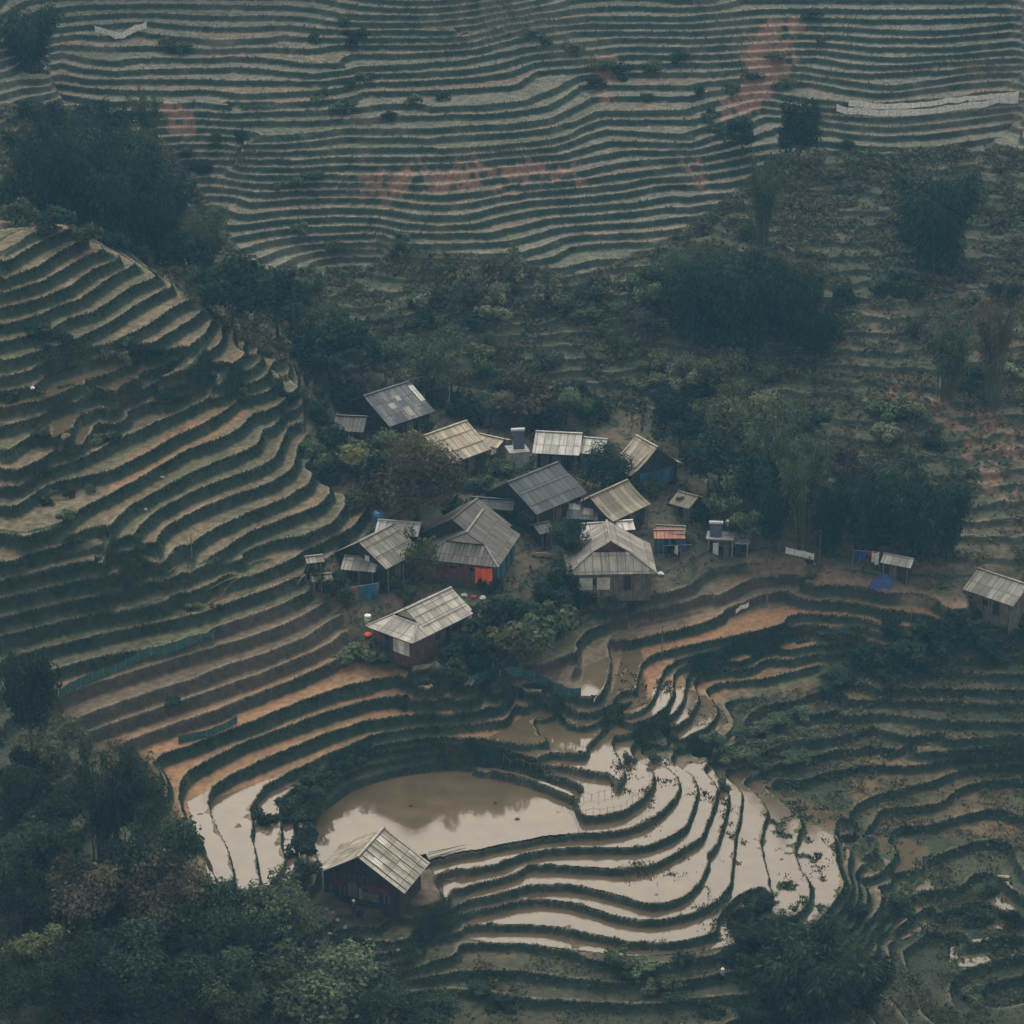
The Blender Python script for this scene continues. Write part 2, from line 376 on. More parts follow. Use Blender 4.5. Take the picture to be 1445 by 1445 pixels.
#         z0     h    batter  strength  noise  lip
REG = {0: (Z0, HF, .95, 1., .04, .16), 1: (ZF, HFAR, .95, 1., .2, .05), 2: (0, 1.15, .8, .7, .8, .0),
       3: (Z0 + 12 * HF, HF * 1.3, 1., 1., .05, .08), 4: (-7.3, 1.0, .7, .95, .22, .08), 5: (0, 1.2, .8, 0., 0, 0)}
TH0 = np.array([-.6 * k for k in range(200, -1, -1)] + [.7, 1.3, 1.9, 2.4, 3.1] + list(range(4, 400)), float)   # the pond-side steps are lower
WETM = blur(inpoly(GU, GV, P("262,1120 440,1090 560,1068 690,1060 735,1000 770,925 930,905 1005,980 1110,1100 1160,1290 900,1350 600,1330 440,1215 380,1275 300,1245")).astype(float), 6)
n1 = vnoise(GX, GY, 7, 5); n2 = vnoise(GX, GY, 1.6, 6)
Z = np.zeros(E.shape); TR = np.zeros(E.shape); EDGE = np.zeros(E.shape); LEV = np.zeros(E.shape); WS = np.zeros(E.shape)
for k, (z0, h, wd, st, nz, lip) in REG.items():
    W = blur((lab == k).astype(float), 3); st_k = st
    L = (E + n1 * nz * h + n2 * .03 * h - z0) / h
    if k == 0: th = TH0
    else: th = np.arange(-200, 400, 1.)
    ki = np.searchsorted(th, L + 1e-3) - 1; kf = th[ki]; st_ = th[ki + 1] - kf
    dn = (kf + st_ - L) * h / grad; up = (L - kf) * h / grad; sp_m = h * st_ / grad
    ww = np.minimum(wd * (1 - .5 * WETM), .68 * sp_m)
    s = np.clip(1 - dn / ww, 0, 1); s = s * s * (3 - 2 * s)
    zt = z0 + h * (kf + s * st_) + lip * np.exp(-(up / .35) ** 2) * (sp_m > 1.4) * np.clip(1 - s * 2, 0, 1)
    fs = np.clip((sp_m - .55) / .7, 0, 1) if k != 1 else np.clip((sp_m - .35) / .4, 0, 1); st = st * fs; s = 1 - (1 - s) * fs      # too steep to be terraced
    Z += W * (st * zt + (1 - st) * E); TR += W * (1 - s) * (st_k if k != 5 else 1); WS += W
    EDGE += W * np.exp(-(up / .35) ** 2) * (1 - s); LEV += W * (z0 + h * kf)
Z /= WS; TR /= WS; EDGE /= WS; LEV /= WS
soft = np.isin(lab, (2, 5)) * 1.0
Z = Z + vnoise(GX, GY, .9, 8) * (.05 + .07 * (1 - TR)) + vnoise(GX, GY, 3.5, 9) * (.05 + .25 * blur(soft, 3) * (lab == 2))
Z[GY > 466] += (vnoise(GX, GY, 14, 10) * 3)[GY > 466]
FU, FV = proj(GX, GY, Z)

def hgt(x, y):
    c = np.interp(x / y, TT, np.arange(NC)); r = np.interp(y, YY, np.arange(NR))
    c0 = int(min(c, NC - 2)); r0 = int(min(r, NR - 2)); fc = c - c0; fr = r - r0
    return float((Z[r0, c0] * (1 - fc) + Z[r0, c0 + 1] * fc) * (1 - fr) + (Z[r0 + 1, c0] * (1 - fc) + Z[r0 + 1, c0 + 1] * fc) * fr)
def gnd(u, v):
    """where the line of sight through a surveyed picture point meets the ground"""
    dx, dy_, dz = ray(u, v); y = 200.0
    while y < 640:
        t = y / dy_; x = dx * t; z = CZ + dz * t
        if z < hgt(x, y): return Vector((x, y, hgt(x, y)))
        y += .25
    return Vector((dx / dy_ * 460, 460, hgt(dx / dy_ * 460, 460)))
# ------------------------------------------------------------------ materials
def mat(name, col, rough=.85, spec=.25, bump=0., bscale=20., var=.25, vscale=3., metal=0., attr=None, obrand=0.):
    m = bpy.data.materials.new(name); m.use_nodes = True; nt = m.node_tree; b = nt.nodes['Principled BSDF']
    b.inputs['Roughness'].default_value = rough; b.inputs['Specular IOR Level'].default_value = spec; b.inputs['Metallic'].default_value = metal
    co = nt.nodes.new('ShaderNodeTexCoord')
    nz = nt.nodes.new('ShaderNodeTexNoise'); nz.inputs['Scale'].default_value = vscale; nz.inputs['Detail'].default_value = 5
    nt.links.new(co.outputs['Object'], nz.inputs['Vector'])
    mr = nt.nodes.new('ShaderNodeMapRange'); mr.inputs[1].default_value = .3; mr.inputs[2].default_value = .7
    mr.inputs[3].default_value = 1 - var; mr.inputs[4].default_value = 1 + var
    nt.links.new(nz.outputs['Fac'], mr.inputs[0])
    mx = nt.nodes.new('ShaderNodeMix'); mx.data_type = 'RGBA'; mx.blend_type = 'MULTIPLY'; mx.inputs[0].default_value = 1
    if attr:
        at = nt.nodes.new('ShaderNodeAttribute'); at.attribute_name = attr; nt.links.new(at.outputs['Color'], mx.inputs[6])
        if col is not None:
            m2 = nt.nodes.new('ShaderNodeMix'); m2.data_type = 'RGBA'; m2.blend_type = 'MULTIPLY'; m2.inputs[0].default_value = 1
            m2.inputs[7].default_value = (*col, 1); nt.links.new(at.outputs['Color'], m2.inputs[6]); nt.links.new(m2.outputs[2], mx.inputs[6])
    else: mx.inputs[6].default_value = (*col, 1)
    nt.links.new(mr.outputs[0], mx.inputs[7]); out = mx.outputs[2]
    if obrand:
        oi = nt.nodes.new('ShaderNodeObjectInfo'); h = nt.nodes.new('ShaderNodeHueSaturation')
        m3 = nt.nodes.new('ShaderNodeMapRange'); m3.inputs[3].default_value = 1 - obrand; m3.inputs[4].default_value = 1 + obrand
        nt.links.new(oi.outputs['Random'], m3.inputs[0]); nt.links.new(m3.outputs[0], h.inputs['Value']); nt.links.new(out, h.inputs['Color'])
        m4 = nt.nodes.new('ShaderNodeMapRange'); m4.inputs[3].default_value = .485; m4.inputs[4].default_value = .515
        nt.links.new(oi.outputs['Random'], m4.inputs[0]); nt.links.new(m4.outputs[0], h.inputs['Hue']); out = h.outputs[0]
    nt.links.new(out, b.inputs['Base Color'])
    if bump:
        n2 = nt.nodes.new('ShaderNodeTexNoise'); n2.inputs['Scale'].default_value = bscale; n2.inputs['Detail'].default_value = 6
        nt.links.new(co.outputs['Object'], n2.inputs['Vector'])
        bp = nt.nodes.new('ShaderNodeBump'); bp.inputs['Strength'].default_value = bump; bp.inputs['Distance'].default_value = .1
        nt.links.new(n2.outputs['Fac'], bp.inputs['Height']); nt.links.new(bp.outputs[0], b.inputs['Normal'])
    return m
def mesh_np(name, V, F, m, attrs=None, smooth=False, parent=None, F3=None):
    """one mesh object from numpy arrays (quads F, triangles F3)"""
    me = bpy.data.meshes.new(name); V = np.asarray(V, np.float32); me.vertices.add(len(V)); me.vertices.foreach_set('co', V.ravel())
    q = 0 if F is None else len(F); t = 0 if F3 is None else len(F3)
    idx = np.concatenate([np.asarray(F, np.int32).ravel() if q else np.zeros(0, np.int32), np.asarray(F3, np.int32).ravel() if t else np.zeros(0, np.int32)])
    st = np.concatenate([np.arange(q) * 4, q * 4 + np.arange(t) * 3]).astype(np.int32)
    me.loops.add(len(idx)); me.loops.foreach_set('vertex_index', idx); me.polygons.add(q + t); me.polygons.foreach_set('loop_start', st)
    if smooth: me.polygons.foreach_set('use_smooth', np.ones(q + t, bool))
    for k, c in (attrs or {}).items():
        a = me.color_attributes.new(k, 'FLOAT_COLOR', 'POINT'); c = np.asarray(c, np.float32)
        a.data.foreach_set('color', np.concatenate([c, np.ones((len(c), 1), np.float32)], 1).ravel())
    me.update(calc_edges=True); me.validate(); me.materials.append(m)
    o = bpy.data.objects.new(name, me); COL.objects.link(o)
    if parent: o.parent = parent
    return o
def tag(o, label=None, cat=None, group=None, kind=None):
    for k, v in (('label', label), ('category', cat), ('group', group), ('kind', kind)):
        if v: o[k] = v
    return o
# ------------------------------------------------------------------ ground
def soft_poly(s, b=4, n=True):
    return blur(inpoly(NU if n else GU, NV if n else GV, P(s)).astype(float), b)
brownbank = np.maximum.reduce([soft_poly("60,990 150,940 305,905 330,860 430,850 480,862 505,905 510,925 430,950 330,995 260,1040 200,1060 100,1060"),
    soft_poly("840,905 880,870 985,815 1050,800 1110,815 1090,850 960,870 880,890 850,960 770,965 690,955 740,925 800,935")])
orange = np.maximum.reduce([soft_poly("135,720 180,640 330,555 345,545 350,580 260,640 165,700"), soft_poly("290,525 390,480 400,495 330,530"), soft_poly("370,580 420,545 425,560 380,590"),
    soft_poly("100,1060 430,930 500,880 520,925 640,965 670,1000 800,990 760,1040 640,1060 400,1110 380,1150 220,1150") * .9,
    soft_poly("860,1000 880,905 1060,850 1440,845 1440,880 1380,905 1200,910 1030,970 1000,1000 960,985 880,1000"), soft_poly("280,830 340,800 330,830 290,850") * .7,
    soft_poly("1090,970 1120,1000 1440,1000 1440,960 1200,945") * .45, soft_poly("1180,1070 1440,1000 1440,1180 1220,1170") * .6, soft_poly("1330,800 1440,760 1440,800") * .8,
    soft_poly("1120,780 1400,830 1400,850 1120,810", 3), soft_poly("1115,1170 1195,1170 1200,1260 1130,1240")])
slide = np.maximum.reduce([soft_poly("1072,22 1140,22 1125,80 1090,130 1040,180 985,215 1000,180 1045,120") * .9, soft_poly("845,80 880,78 875,120 850,160 840,120") * .8,
    soft_poly("1385,560 1440,600 1440,740 1380,720 1350,640 1260,600 1250,540 1360,560") * .45, soft_poly("470,235 825,222 825,258 550,278") * .75,
    soft_poly("940,225 1000,222 1000,290 940,300") * .3, soft_poly("222,150 290,150 290,190 222,190") * .6])
n3 = vnoise(GX, GY, 2.2, 21, 4); n4 = vnoise(GX, GY, 12, 22, 3); n5 = vnoise(GX, GY, .7, 23, 2)
def mixc(a, b, t): return a + (b - a) * np.clip(t, 0, 1)[..., None]
def C(*c): return np.array(c, float)
bank = mixc(mixc(C(.015, .026, .016), C(.030, .038, .021), n3 * .8 + .4), C(.046, .040, .024), n4 * .9 - .3)
bank = mixc(bank, C(.060, .056, .036), (lab == 1) * np.clip(n4 * 1.5 + n3 * .8, 0, .8)); bank = mixc(bank, C(.058, .041, .030), brownbank * (.75 + n3 * .5)); sl2 = np.clip((slide + n3 * .9 + n5 * .5 + n4 * .3 - .42) * 3, 0, 1) * np.clip(slide * 5 + .12, 0, 1); bank = mixc(bank, C(.150, .080, .055), sl2 * .85)
tread = mixc(C(.120, .092, .055), C(.082, .070, .039), n4 * 1.2 + .3 + n3 * .4)
hsh = np.abs(np.sin(np.round(LEV / .35) * 12.9898 + np.floor(GX / 23 + n4 * 1.2 + np.round(LEV / .7) * .37) * 78.233) * 43758.5453) % 1    # each plot its own cover
tread = mixc(tread, C(.112, .106, .080), (lab == 1) * .85)
tread = mixc(tread, C(.056, .066, .032), (hsh < .28) * .6 * np.clip(.8 + n3, 0, 1)); tread = mixc(tread, C(.150, .098, .060), (hsh > .82) * .55 * np.clip(.8 + n3, 0, 1)); tread = tread * (1 + n5 * .45 + n3 * .25)[..., None]; tread = mixc(tread, C(.215, .112, .055), orange * (.85 + n3 * .7))
tread = mixc(tread, C(.215, .135, .098), sl2 * .9); tread = mixc(tread, C(.10, .070, .048), brownbank * .6 * (1 - orange))
scrub = mixc(mixc(C(.030, .042, .024), C(.058, .062, .034), n3 * .9 + .4), C(.095, .076, .048), n4 * 1.2 + .05 + n5 * .4)
scrub = mixc(scrub, C(.16, .095, .062), sl2 * .8); rust = soft_poly('1150,420 1440,370 1500,760 1340,780 1180,660', 6); scrub = mixc(scrub, C(.145, .088, .056), rust * np.clip(n3 * 1.3 + n4 * .8 + n5 * .5 + .1, 0, .9))
tread = mixc(tread, scrub, blur((lab == 2).astype(float), 3) * (.62 + n3 * .4)); tread = mixc(tread, C(.034, .039, .021), blur((lab == 4).astype(float), 4) * (.8 + n4 * .8 - orange * .6))
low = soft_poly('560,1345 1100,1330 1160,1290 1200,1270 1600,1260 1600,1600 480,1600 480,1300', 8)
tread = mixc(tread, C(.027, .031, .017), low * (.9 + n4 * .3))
yard = mixc(C(.050, .055, .030), C(.095, .068, .045), n3 * 1.4 + .6); tread = mixc(tread, yard, blur((lab == 5).astype(float), 3))
TRS = np.clip((TR + n5 * .05 - .86) / .1, 0, 1)        # the flat of the step; the bank below it is weeds or bare earth
colr = mixc(bank, tread, np.where((lab == 2) | (lab == 5), TR, TRS))
colr = mixc(colr, C(.22, .175, .115), EDGE * (.6 + n3 * .6) * (lab != 5) * np.where(lab == 2, np.clip(n4 * 1.6 + .35, 0, .8), np.where(lab == 4, .5, .85)))
path = np.maximum(soft_poly('1052,788 1110,792 1160,802 1235,818 1300,832 1365,852 1362,860 1290,843 1225,829 1150,814 1100,804 1050,800', 2), soft_poly('690,850 705,850 690,890 660,900 640,905 650,890', 2))
colr = mixc(colr, mixc(C(.15, .095, .060), C(.21, .145, .095), n3 + .5), path * (.9 + n5 * .4))
hy = soft_poly('425,1262 560,1240 618,1212 650,1196 668,1225 640,1262 600,1290 520,1305 425,1300', 3); colr = mixc(colr, mixc(C(.060, .042, .030), C(.095, .065, .045), n3 + .4), hy * .85)
# woodland floor at the lower left, and the mountain above
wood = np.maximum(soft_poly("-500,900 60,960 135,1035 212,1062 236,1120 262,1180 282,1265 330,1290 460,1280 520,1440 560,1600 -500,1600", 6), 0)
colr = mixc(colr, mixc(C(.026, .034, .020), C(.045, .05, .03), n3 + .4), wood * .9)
colr = mixc(colr, mixc(C(.05, .07, .04), C(.10, .10, .06), n3 + .4), (GY > 466) * 1.)
# flooded paddies: polygons of standing water
WETP = [("440,1215 400,1150 440,1090 560,1070 690,1068 690,1035 735,1005 770,1000 800,1030 840,985 905,1005 930,955 965,965 1005,985 1030,1015 1000,1035 960,1060 900,1050 960,1080 1040,1060 1110,1120 1140,1120 1160,1290 1060,1330 900,1345 690,1330 620,1310 625,1250 600,1205"),
        ("262,1120 420,1090 425,1270 380,1275 300,1245"), ("880,905 905,905 915,990 855,1000"), ("825,930 862,925 862,985 815,985"), ("770,930 795,925 785,965 765,965"),
        ("56,556 70,534 130,515 192,505 216,521 200,542 150,558 80,562"), ("72,615 78,584 110,568 150,565 132,592 116,624 98,618"), ("190,785 205,785 205,810 175,805"), ("235,795 270,795 270,820 235,825"), ("290,825 335,795 335,825 290,850"),
        ("1120,1120 1200,1150 1180,1290 1110,1280"), ("1250,1230 1300,1230 1310,1310 1250,1330"), ("1385,1240 1425,1230 1440,1300 1390,1310"), ("1340,1330 1400,1320 1400,1370 1340,1360"), ("1230,1160 1310,1190 1320,1260 1260,1260")]
WET = np.zeros(E.shape)
for s in WETP: WET = np.maximum(WET, inpoly(GU, GV, P(s)) * 1.0)
weedy = soft_poly("1080,1120 1160,1130 1170,1300 1100,1300") + soft_poly("1180,1090 1420,1180 1440,1440 1180,1440")
n8 = vnoise(GX, GY, .55, 33, 2); n6 = vnoise(GX, GY, 1.1, 31, 3); n7 = vnoise(GX, GY, 3.2, 32, 2)
wetsoft = blur(WET, 2) * TR
pondm = blur(inpoly(GU, GV, P("430,1225 425,1150 445,1120 560,1075 700,1085 830,1125 810,1150 790,1190 640,1215 600,1215")).astype(float), 3)
Z = Z - wetsoft * (.12 - .22 * np.clip(n6 * .9 + n7 * .4 + n8 * .5, -.6, 1.2) - .16 * weedy * np.clip(n6 + .35, 0, 1)) - .5 * pondm * (np.abs(E - Z0 - .7) < .72) * (TR > .9)
mud = mixc(C(.095, .062, .042), C(.125, .085, .055), n3 + .5); colr = mixc(colr, mud, np.clip((wetsoft - .7) / .25, 0, 1) * .9 * (EDGE < .3))
colr = mixc(colr, C(.05, .065, .032), np.clip(weedy * wetsoft * (n6 * 2 + .5), 0, .85))
ii = np.arange(NR * NC).reshape(NR, NC)
quads = np.stack([ii[:-1, :-1], ii[:-1, 1:], ii[1:, 1:], ii[1:, :-1]], -1).reshape(-1, 4)
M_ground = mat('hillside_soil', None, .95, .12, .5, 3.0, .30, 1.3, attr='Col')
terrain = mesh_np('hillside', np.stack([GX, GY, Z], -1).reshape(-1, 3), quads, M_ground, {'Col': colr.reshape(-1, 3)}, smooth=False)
tag(terrain, kind='structure')
# standing water: level sheets inside the bunds
def water_mat(name, col, rough):
    m = bpy.data.materials.new(name); m.use_nodes = True; nt = m.node_tree; b = nt.nodes['Principled BSDF']
    b.inputs['Roughness'].default_value = rough; b.inputs['IOR'].default_value = 1.33; b.inputs['Specular IOR Level'].default_value = .5
    g = nt.nodes.new('ShaderNodeNewGeometry'); nz = nt.nodes.new('ShaderNodeTexNoise'); nz.inputs['Scale'].default_value = .35; nz.inputs['Detail'].default_value = 5
    nt.links.new(g.outputs['Position'], nz.inputs['Vector']); rp = nt.nodes.new('ShaderNodeValToRGB')
    rp.color_ramp.elements[0].position = .35; rp.color_ramp.elements[0].color = (*[c * .82 for c in col], 1); rp.color_ramp.elements[1].position = .7; rp.color_ramp.elements[1].color = (*[c * 1.15 for c in col], 1)
    nt.links.new(nz.outputs['Fac'], rp.inputs[0]); nt.links.new(rp.outputs[0], b.inputs['Base Color'])
    n2 = nt.nodes.new('ShaderNodeTexNoise'); n2.inputs['Scale'].default_value = 1.6; n2.inputs['Detail'].default_value = 3; nt.links.new(g.outputs['Position'], n2.inputs['Vector'])
    bp = nt.nodes.new('ShaderNodeBump'); bp.inputs['Strength'].default_value = .035; bp.inputs['Distance'].default_value = .1
    nt.links.new(n2.outputs['Fac'], bp.inputs['Height']); nt.links.new(bp.outputs[0], b.inputs['Normal'])
    return m
M_water = water_mat('muddy_water', (.085, .061, .034), .07)
L0 = (E + n1 * .04 * HF + n2 * .03 * HF - Z0) / HF; ki0 = np.searchsorted(TH0, L0 + 1e-3) - 1; kf0 = TH0[ki0]
LR = np.floor((E + n1 * .22 + n2 * .03 + 7.3) + 1e-3); kk = np.where(lab == 4, LR + 500, kf0)
wl_ = np.where(lab == 4, -7.3 + LR, Z0 + HF * kf0) + .03
ok = (WET > 0) & np.isin(lab, (0, 3, 4))
q4 = lambda a: np.stack([a[:-1, :-1], a[:-1, 1:], a[1:, 1:], a[1:, :-1]], -1)
kq = q4(kk); okq = q4(ok).all(-1) & (kq.max(-1) == kq.min(-1))
sel = quads.reshape(NR - 1, NC - 1, 4)[okq]; used, inv = np.unique(sel, return_inverse=True)
WV = np.stack([GX.ravel()[used], GY.ravel()[used], wl_.ravel()[used]], -1)
water = mesh_np('water', WV, inv.reshape(-1, 4), M_water, smooth=True); tag(water, kind='structure')
# ------------------------------------------------------------------ mesh builder
class MB:
    def __init__(s): s.v = []; s.f = []; s.uv = []
    def face(s, pts, uv=None):
        b = len(s.v); s.v += [Vector(p) for p in pts]; s.f.append(list(range(b, b + len(pts)))); s.uv.append(uv or [(0, 0)] * len(pts))
    def hexa(s, p):                 # 8 corners: bottom 0-3, top 4-7
        for q in ((3, 2, 1, 0), (4, 5, 6, 7), (0, 1, 5, 4), (1, 2, 6, 5), (2, 3, 7, 6), (3, 0, 4, 7)):
            P_ = [p[i] for i in q]; l = (P_[1] - P_[0]).length; h = (P_[3] - P_[0]).length
            s.face(P_, [(0, 0), (l, 0), (l, h), (0, h)])
    def box(s, o, x, y, z):         # corner o, three edge vectors
        o, x, y, z = Vector(o), Vector(x), Vector(y), Vector(z)
        s.hexa([o, o + x, o + x + y, o + y, o + z, o + x + z, o + x + y + z, o + y + z])
    def beam(s, a, b, w, h=None):
        a, b = Vector(a), Vector(b); d = (b - a).normalized(); h = h or w
        up = Vector((0, 0, 1)) if abs(d.z) < .9 else Vector((1, 0, 0)); x = d.cross(up).normalized(); y = x.cross(d).normalized()
        s.box(a - x * w / 2 - y * h / 2, x * w, y * h, b - a)
    def tube(s, a, b, r0, r1=None, n=7, cap=True):
        a, b = Vector(a), Vector(b); r1 = r0 if r1 is None else r1; d = (b - a).normalized()
        up = Vector((0, 0, 1)) if abs(d.z) < .9 else Vector((1, 0, 0)); x = d.cross(up).normalized(); y = x.cross(d)
        ra = [a + (x * math.cos(t) + y * math.sin(t)) * r0 for t in [i * 2 * math.pi / n for i in range(n)]]
        rb = [b + (x * math.cos(t) + y * math.sin(t)) * r1 for t in [i * 2 * math.pi / n for i in range(n)]]
        for i in range(n): s.face([ra[i], ra[(i + 1) % n], rb[(i + 1) % n], rb[i]])
        if cap: s.face(ra[::-1]); s.face(rb)
    def slab(s, pts, t, ud, vd):    # a polygon given thickness, with sheet coordinates along ud (course) and vd (fall)
        pts = [Vector(p) for p in pts]; nrm = (pts[1] - pts[0]).cross(pts[-1] - pts[0]).normalized()
        if nrm.z < 0: pts = pts[::-1]; nrm = -nrm
        o = pts[0]; ud = Vector(ud).normalized(); vd = Vector(vd).normalized()
        uv = [((p - o).dot(ud) + 50, (p - o).dot(vd) + 50) for p in pts]
        s.face(pts, uv); low = [p - nrm * t for p in pts]; s.face(low[::-1])
        for i in range(len(pts)): j = (i + 1) % len(pts); s.face([low[i], low[j], pts[j], pts[i]])
    def build(s, name, m, parent=None, smooth=False):
        o_ = parent.matrix_basis.translation.copy() if parent else Vector((0, 0, 0))
        if parent and parent.parent: o_ = o_ + parent.parent.location
        if parent and parent.type == 'MESH': o_ = parent.get('_org') and Vector(parent['_org']) or o_
        me = bpy.data.meshes.new(name); me.from_pydata([tuple(v - o_) for v in s.v], [], s.f)
        ul = me.uv_layers.new(name='UVMap'); k = 0; flat = []
        for u in s.uv:
            for q in u: flat += q
        ul.data.foreach_set('uv', flat)
        bm = bmesh.new(); bm.from_mesh(me); bmesh.ops.remove_doubles(bm, verts=bm.verts, dist=.0005); bm.to_mesh(me); bm.free()
        if smooth:
            me.polygons.foreach_set('use_smooth', [True] * len(me.polygons)); me.set_sharp_from_angle(angle=R(40))
        me.materials.append(m); o = bpy.data.objects.new(name, me); COL.objects.link(o)
        if parent: o.parent = parent
        o['_org'] = tuple(o_); return o
def thing(name, loc, label, cat, group=None):
    o = bpy.data.objects.new(name, None); COL.objects.link(o); o.location = loc; o.empty_display_size = .3
    return tag(o, label, cat, group)
def roof_mat(name, a, b, streak=.5, rough=.7, moss=None, sheet=(1.05, 2.3), rust=None, metal=0.):
    """corrugated fibre-cement or tin sheets: each sheet its own tone, ribs, dirt running down the fall"""
    m = bpy.data.materials.new(name); m.use_nodes = True; nt = m.node_tree; N = nt.nodes; K = nt.links; bs = N['Principled BSDF']
    bs.inputs['Roughness'].default_value = rough; bs.inputs['Metallic'].default_value = metal; bs.inputs['Specular IOR Level'].default_value = .35
    uv = N.new('ShaderNodeUVMap'); br = N.new('ShaderNodeTexBrick'); br.offset = 0.; br.inputs['Scale'].default_value = 1
    br.inputs['Brick Width'].default_value = sheet[0]; br.inputs['Row Height'].default_value = sheet[1]; br.inputs['Mortar Size'].default_value = .05; br.inputs['Bias'].default_value = 0
    br.inputs['Color1'].default_value = (a[0] * 1.06, a[1] * .98, a[2] * .87, 1); br.inputs['Color2'].default_value = (b[0] * 1.04, b[1] * .98, b[2] * .88, 1); br.inputs['Mortar'].default_value = (*[c * .45 for c in a], 1)
    K.new(uv.outputs[0], br.inputs['Vector'])
    mp = N.new('ShaderNodeMapping'); mp.inputs['Scale'].default_value = (2.2, .25, 1); K.new(uv.outputs[0], mp.inputs[0])
    nz = N.new('ShaderNodeTexNoise'); nz.inputs['Scale'].default_value = 1.4; nz.inputs['Detail'].default_value = 7; nz.inputs['Roughness'].default_value = .7; K.new(mp.outputs[0], nz.inputs['Vector'])
    mr = N.new('ShaderNodeMapRange'); mr.inputs[1].default_value = .3; mr.inputs[2].default_value = .72; mr.inputs[3].default_value = 1 - streak * 1.25; mr.inputs[4].default_value = 1 + streak * .8; K.new(nz.outputs['Fac'], mr.inputs[0])
    mx = N.new('ShaderNodeMix'); mx.data_type = 'RGBA'; mx.blend_type = 'MULTIPLY'; mx.inputs[0].default_value = 1; K.new(br.outputs['Color'], mx.inputs[6]); K.new(mr.outputs[0], mx.inputs[7])
    out = mx.outputs[2]
    for col, sc, lo, hi in [x for x in (moss and (moss, .8, .5, .68), rust and (rust, .5, .58, .66)) if x]:
        n3_ = N.new('ShaderNodeTexNoise'); n3_.inputs['Scale'].default_value = sc; n3_.inputs['Detail'].default_value = 6; K.new(uv.outputs[0], n3_.inputs['Vector'])
        m3 = N.new('ShaderNodeMapRange'); m3.inputs[1].default_value = lo; m3.inputs[2].default_value = hi; m3.inputs[4].default_value = .8; K.new(n3_.outputs['Fac'], m3.inputs[0])
        x2 = N.new('ShaderNodeMix'); x2.data_type = 'RGBA'; K.new(m3.outputs[0], x2.inputs[0]); K.new(out, x2.inputs[6]); x2.inputs[7].default_value = (*col, 1); out = x2.outputs[2]
    K.new(out, bs.inputs['Base Color'])
    wv = N.new('ShaderNodeTexWave'); wv.bands_direction = 'X'; wv.inputs['Scale'].default_value = 1.3; K.new(uv.outputs[0], wv.inputs['Vector'])
    bp = N.new('ShaderNodeBump'); bp.inputs['Strength'].default_value = .5; bp.inputs['Distance'].default_value = .05; K.new(wv.outputs['Fac'], bp.inputs['Height'])
    b2 = N.new('ShaderNodeBump'); b2.inputs['Strength'].default_value = .6; b2.inputs['Distance'].default_value = .05; K.new(br.outputs['Fac'], b2.inputs['Height']); b2.invert = True; K.new(bp.outputs[0], b2.inputs['Normal'])
    K.new(b2.outputs[0], bs.inputs['Normal']); return m
def plank_mat(name, a, b, w=.22, rough=.85):
    m = bpy.data.materials.new(name); m.use_nodes = True; nt = m.node_tree; N = nt.nodes; K = nt.links; bs = N['Principled BSDF']; bs.inputs['Roughness'].default_value = rough; bs.inputs['Specular IOR Level'].default_value = .2
    uv = N.new('ShaderNodeUVMap'); br = N.new('ShaderNodeTexBrick'); br.offset = .0; br.inputs['Scale'].default_value = 1; br.inputs['Brick Width'].default_value = w; br.inputs['Row Height'].default_value = 4.; br.inputs['Mortar Size'].default_value = .014
    br.inputs['Color1'].default_value = (*a, 1); br.inputs['Color2'].default_value = (*b, 1); br.inputs['Mortar'].default_value = (.01, .009, .008, 1); K.new(uv.outputs[0], br.inputs['Vector'])
    nz = N.new('ShaderNodeTexNoise'); nz.inputs['Scale'].default_value = 1.2; nz.inputs['Detail'].default_value = 6; K.new(uv.outputs[0], nz.inputs['Vector'])
    mr = N.new('ShaderNodeMapRange'); mr.inputs[1].default_value = .3; mr.inputs[2].default_value = .7; mr.inputs[3].default_value = .55; mr.inputs[4].default_value = 1.3; K.new(nz.outputs['Fac'], mr.inputs[0])
    mx = N.new('ShaderNodeMix'); mx.data_type = 'RGBA'; mx.blend_type = 'MULTIPLY'; mx.inputs[0].default_value = 1; K.new(br.outputs['Color'], mx.inputs[6]); K.new(mr.outputs[0], mx.inputs[7]); K.new(mx.outputs[2], bs.inputs['Base Color'])
    return m
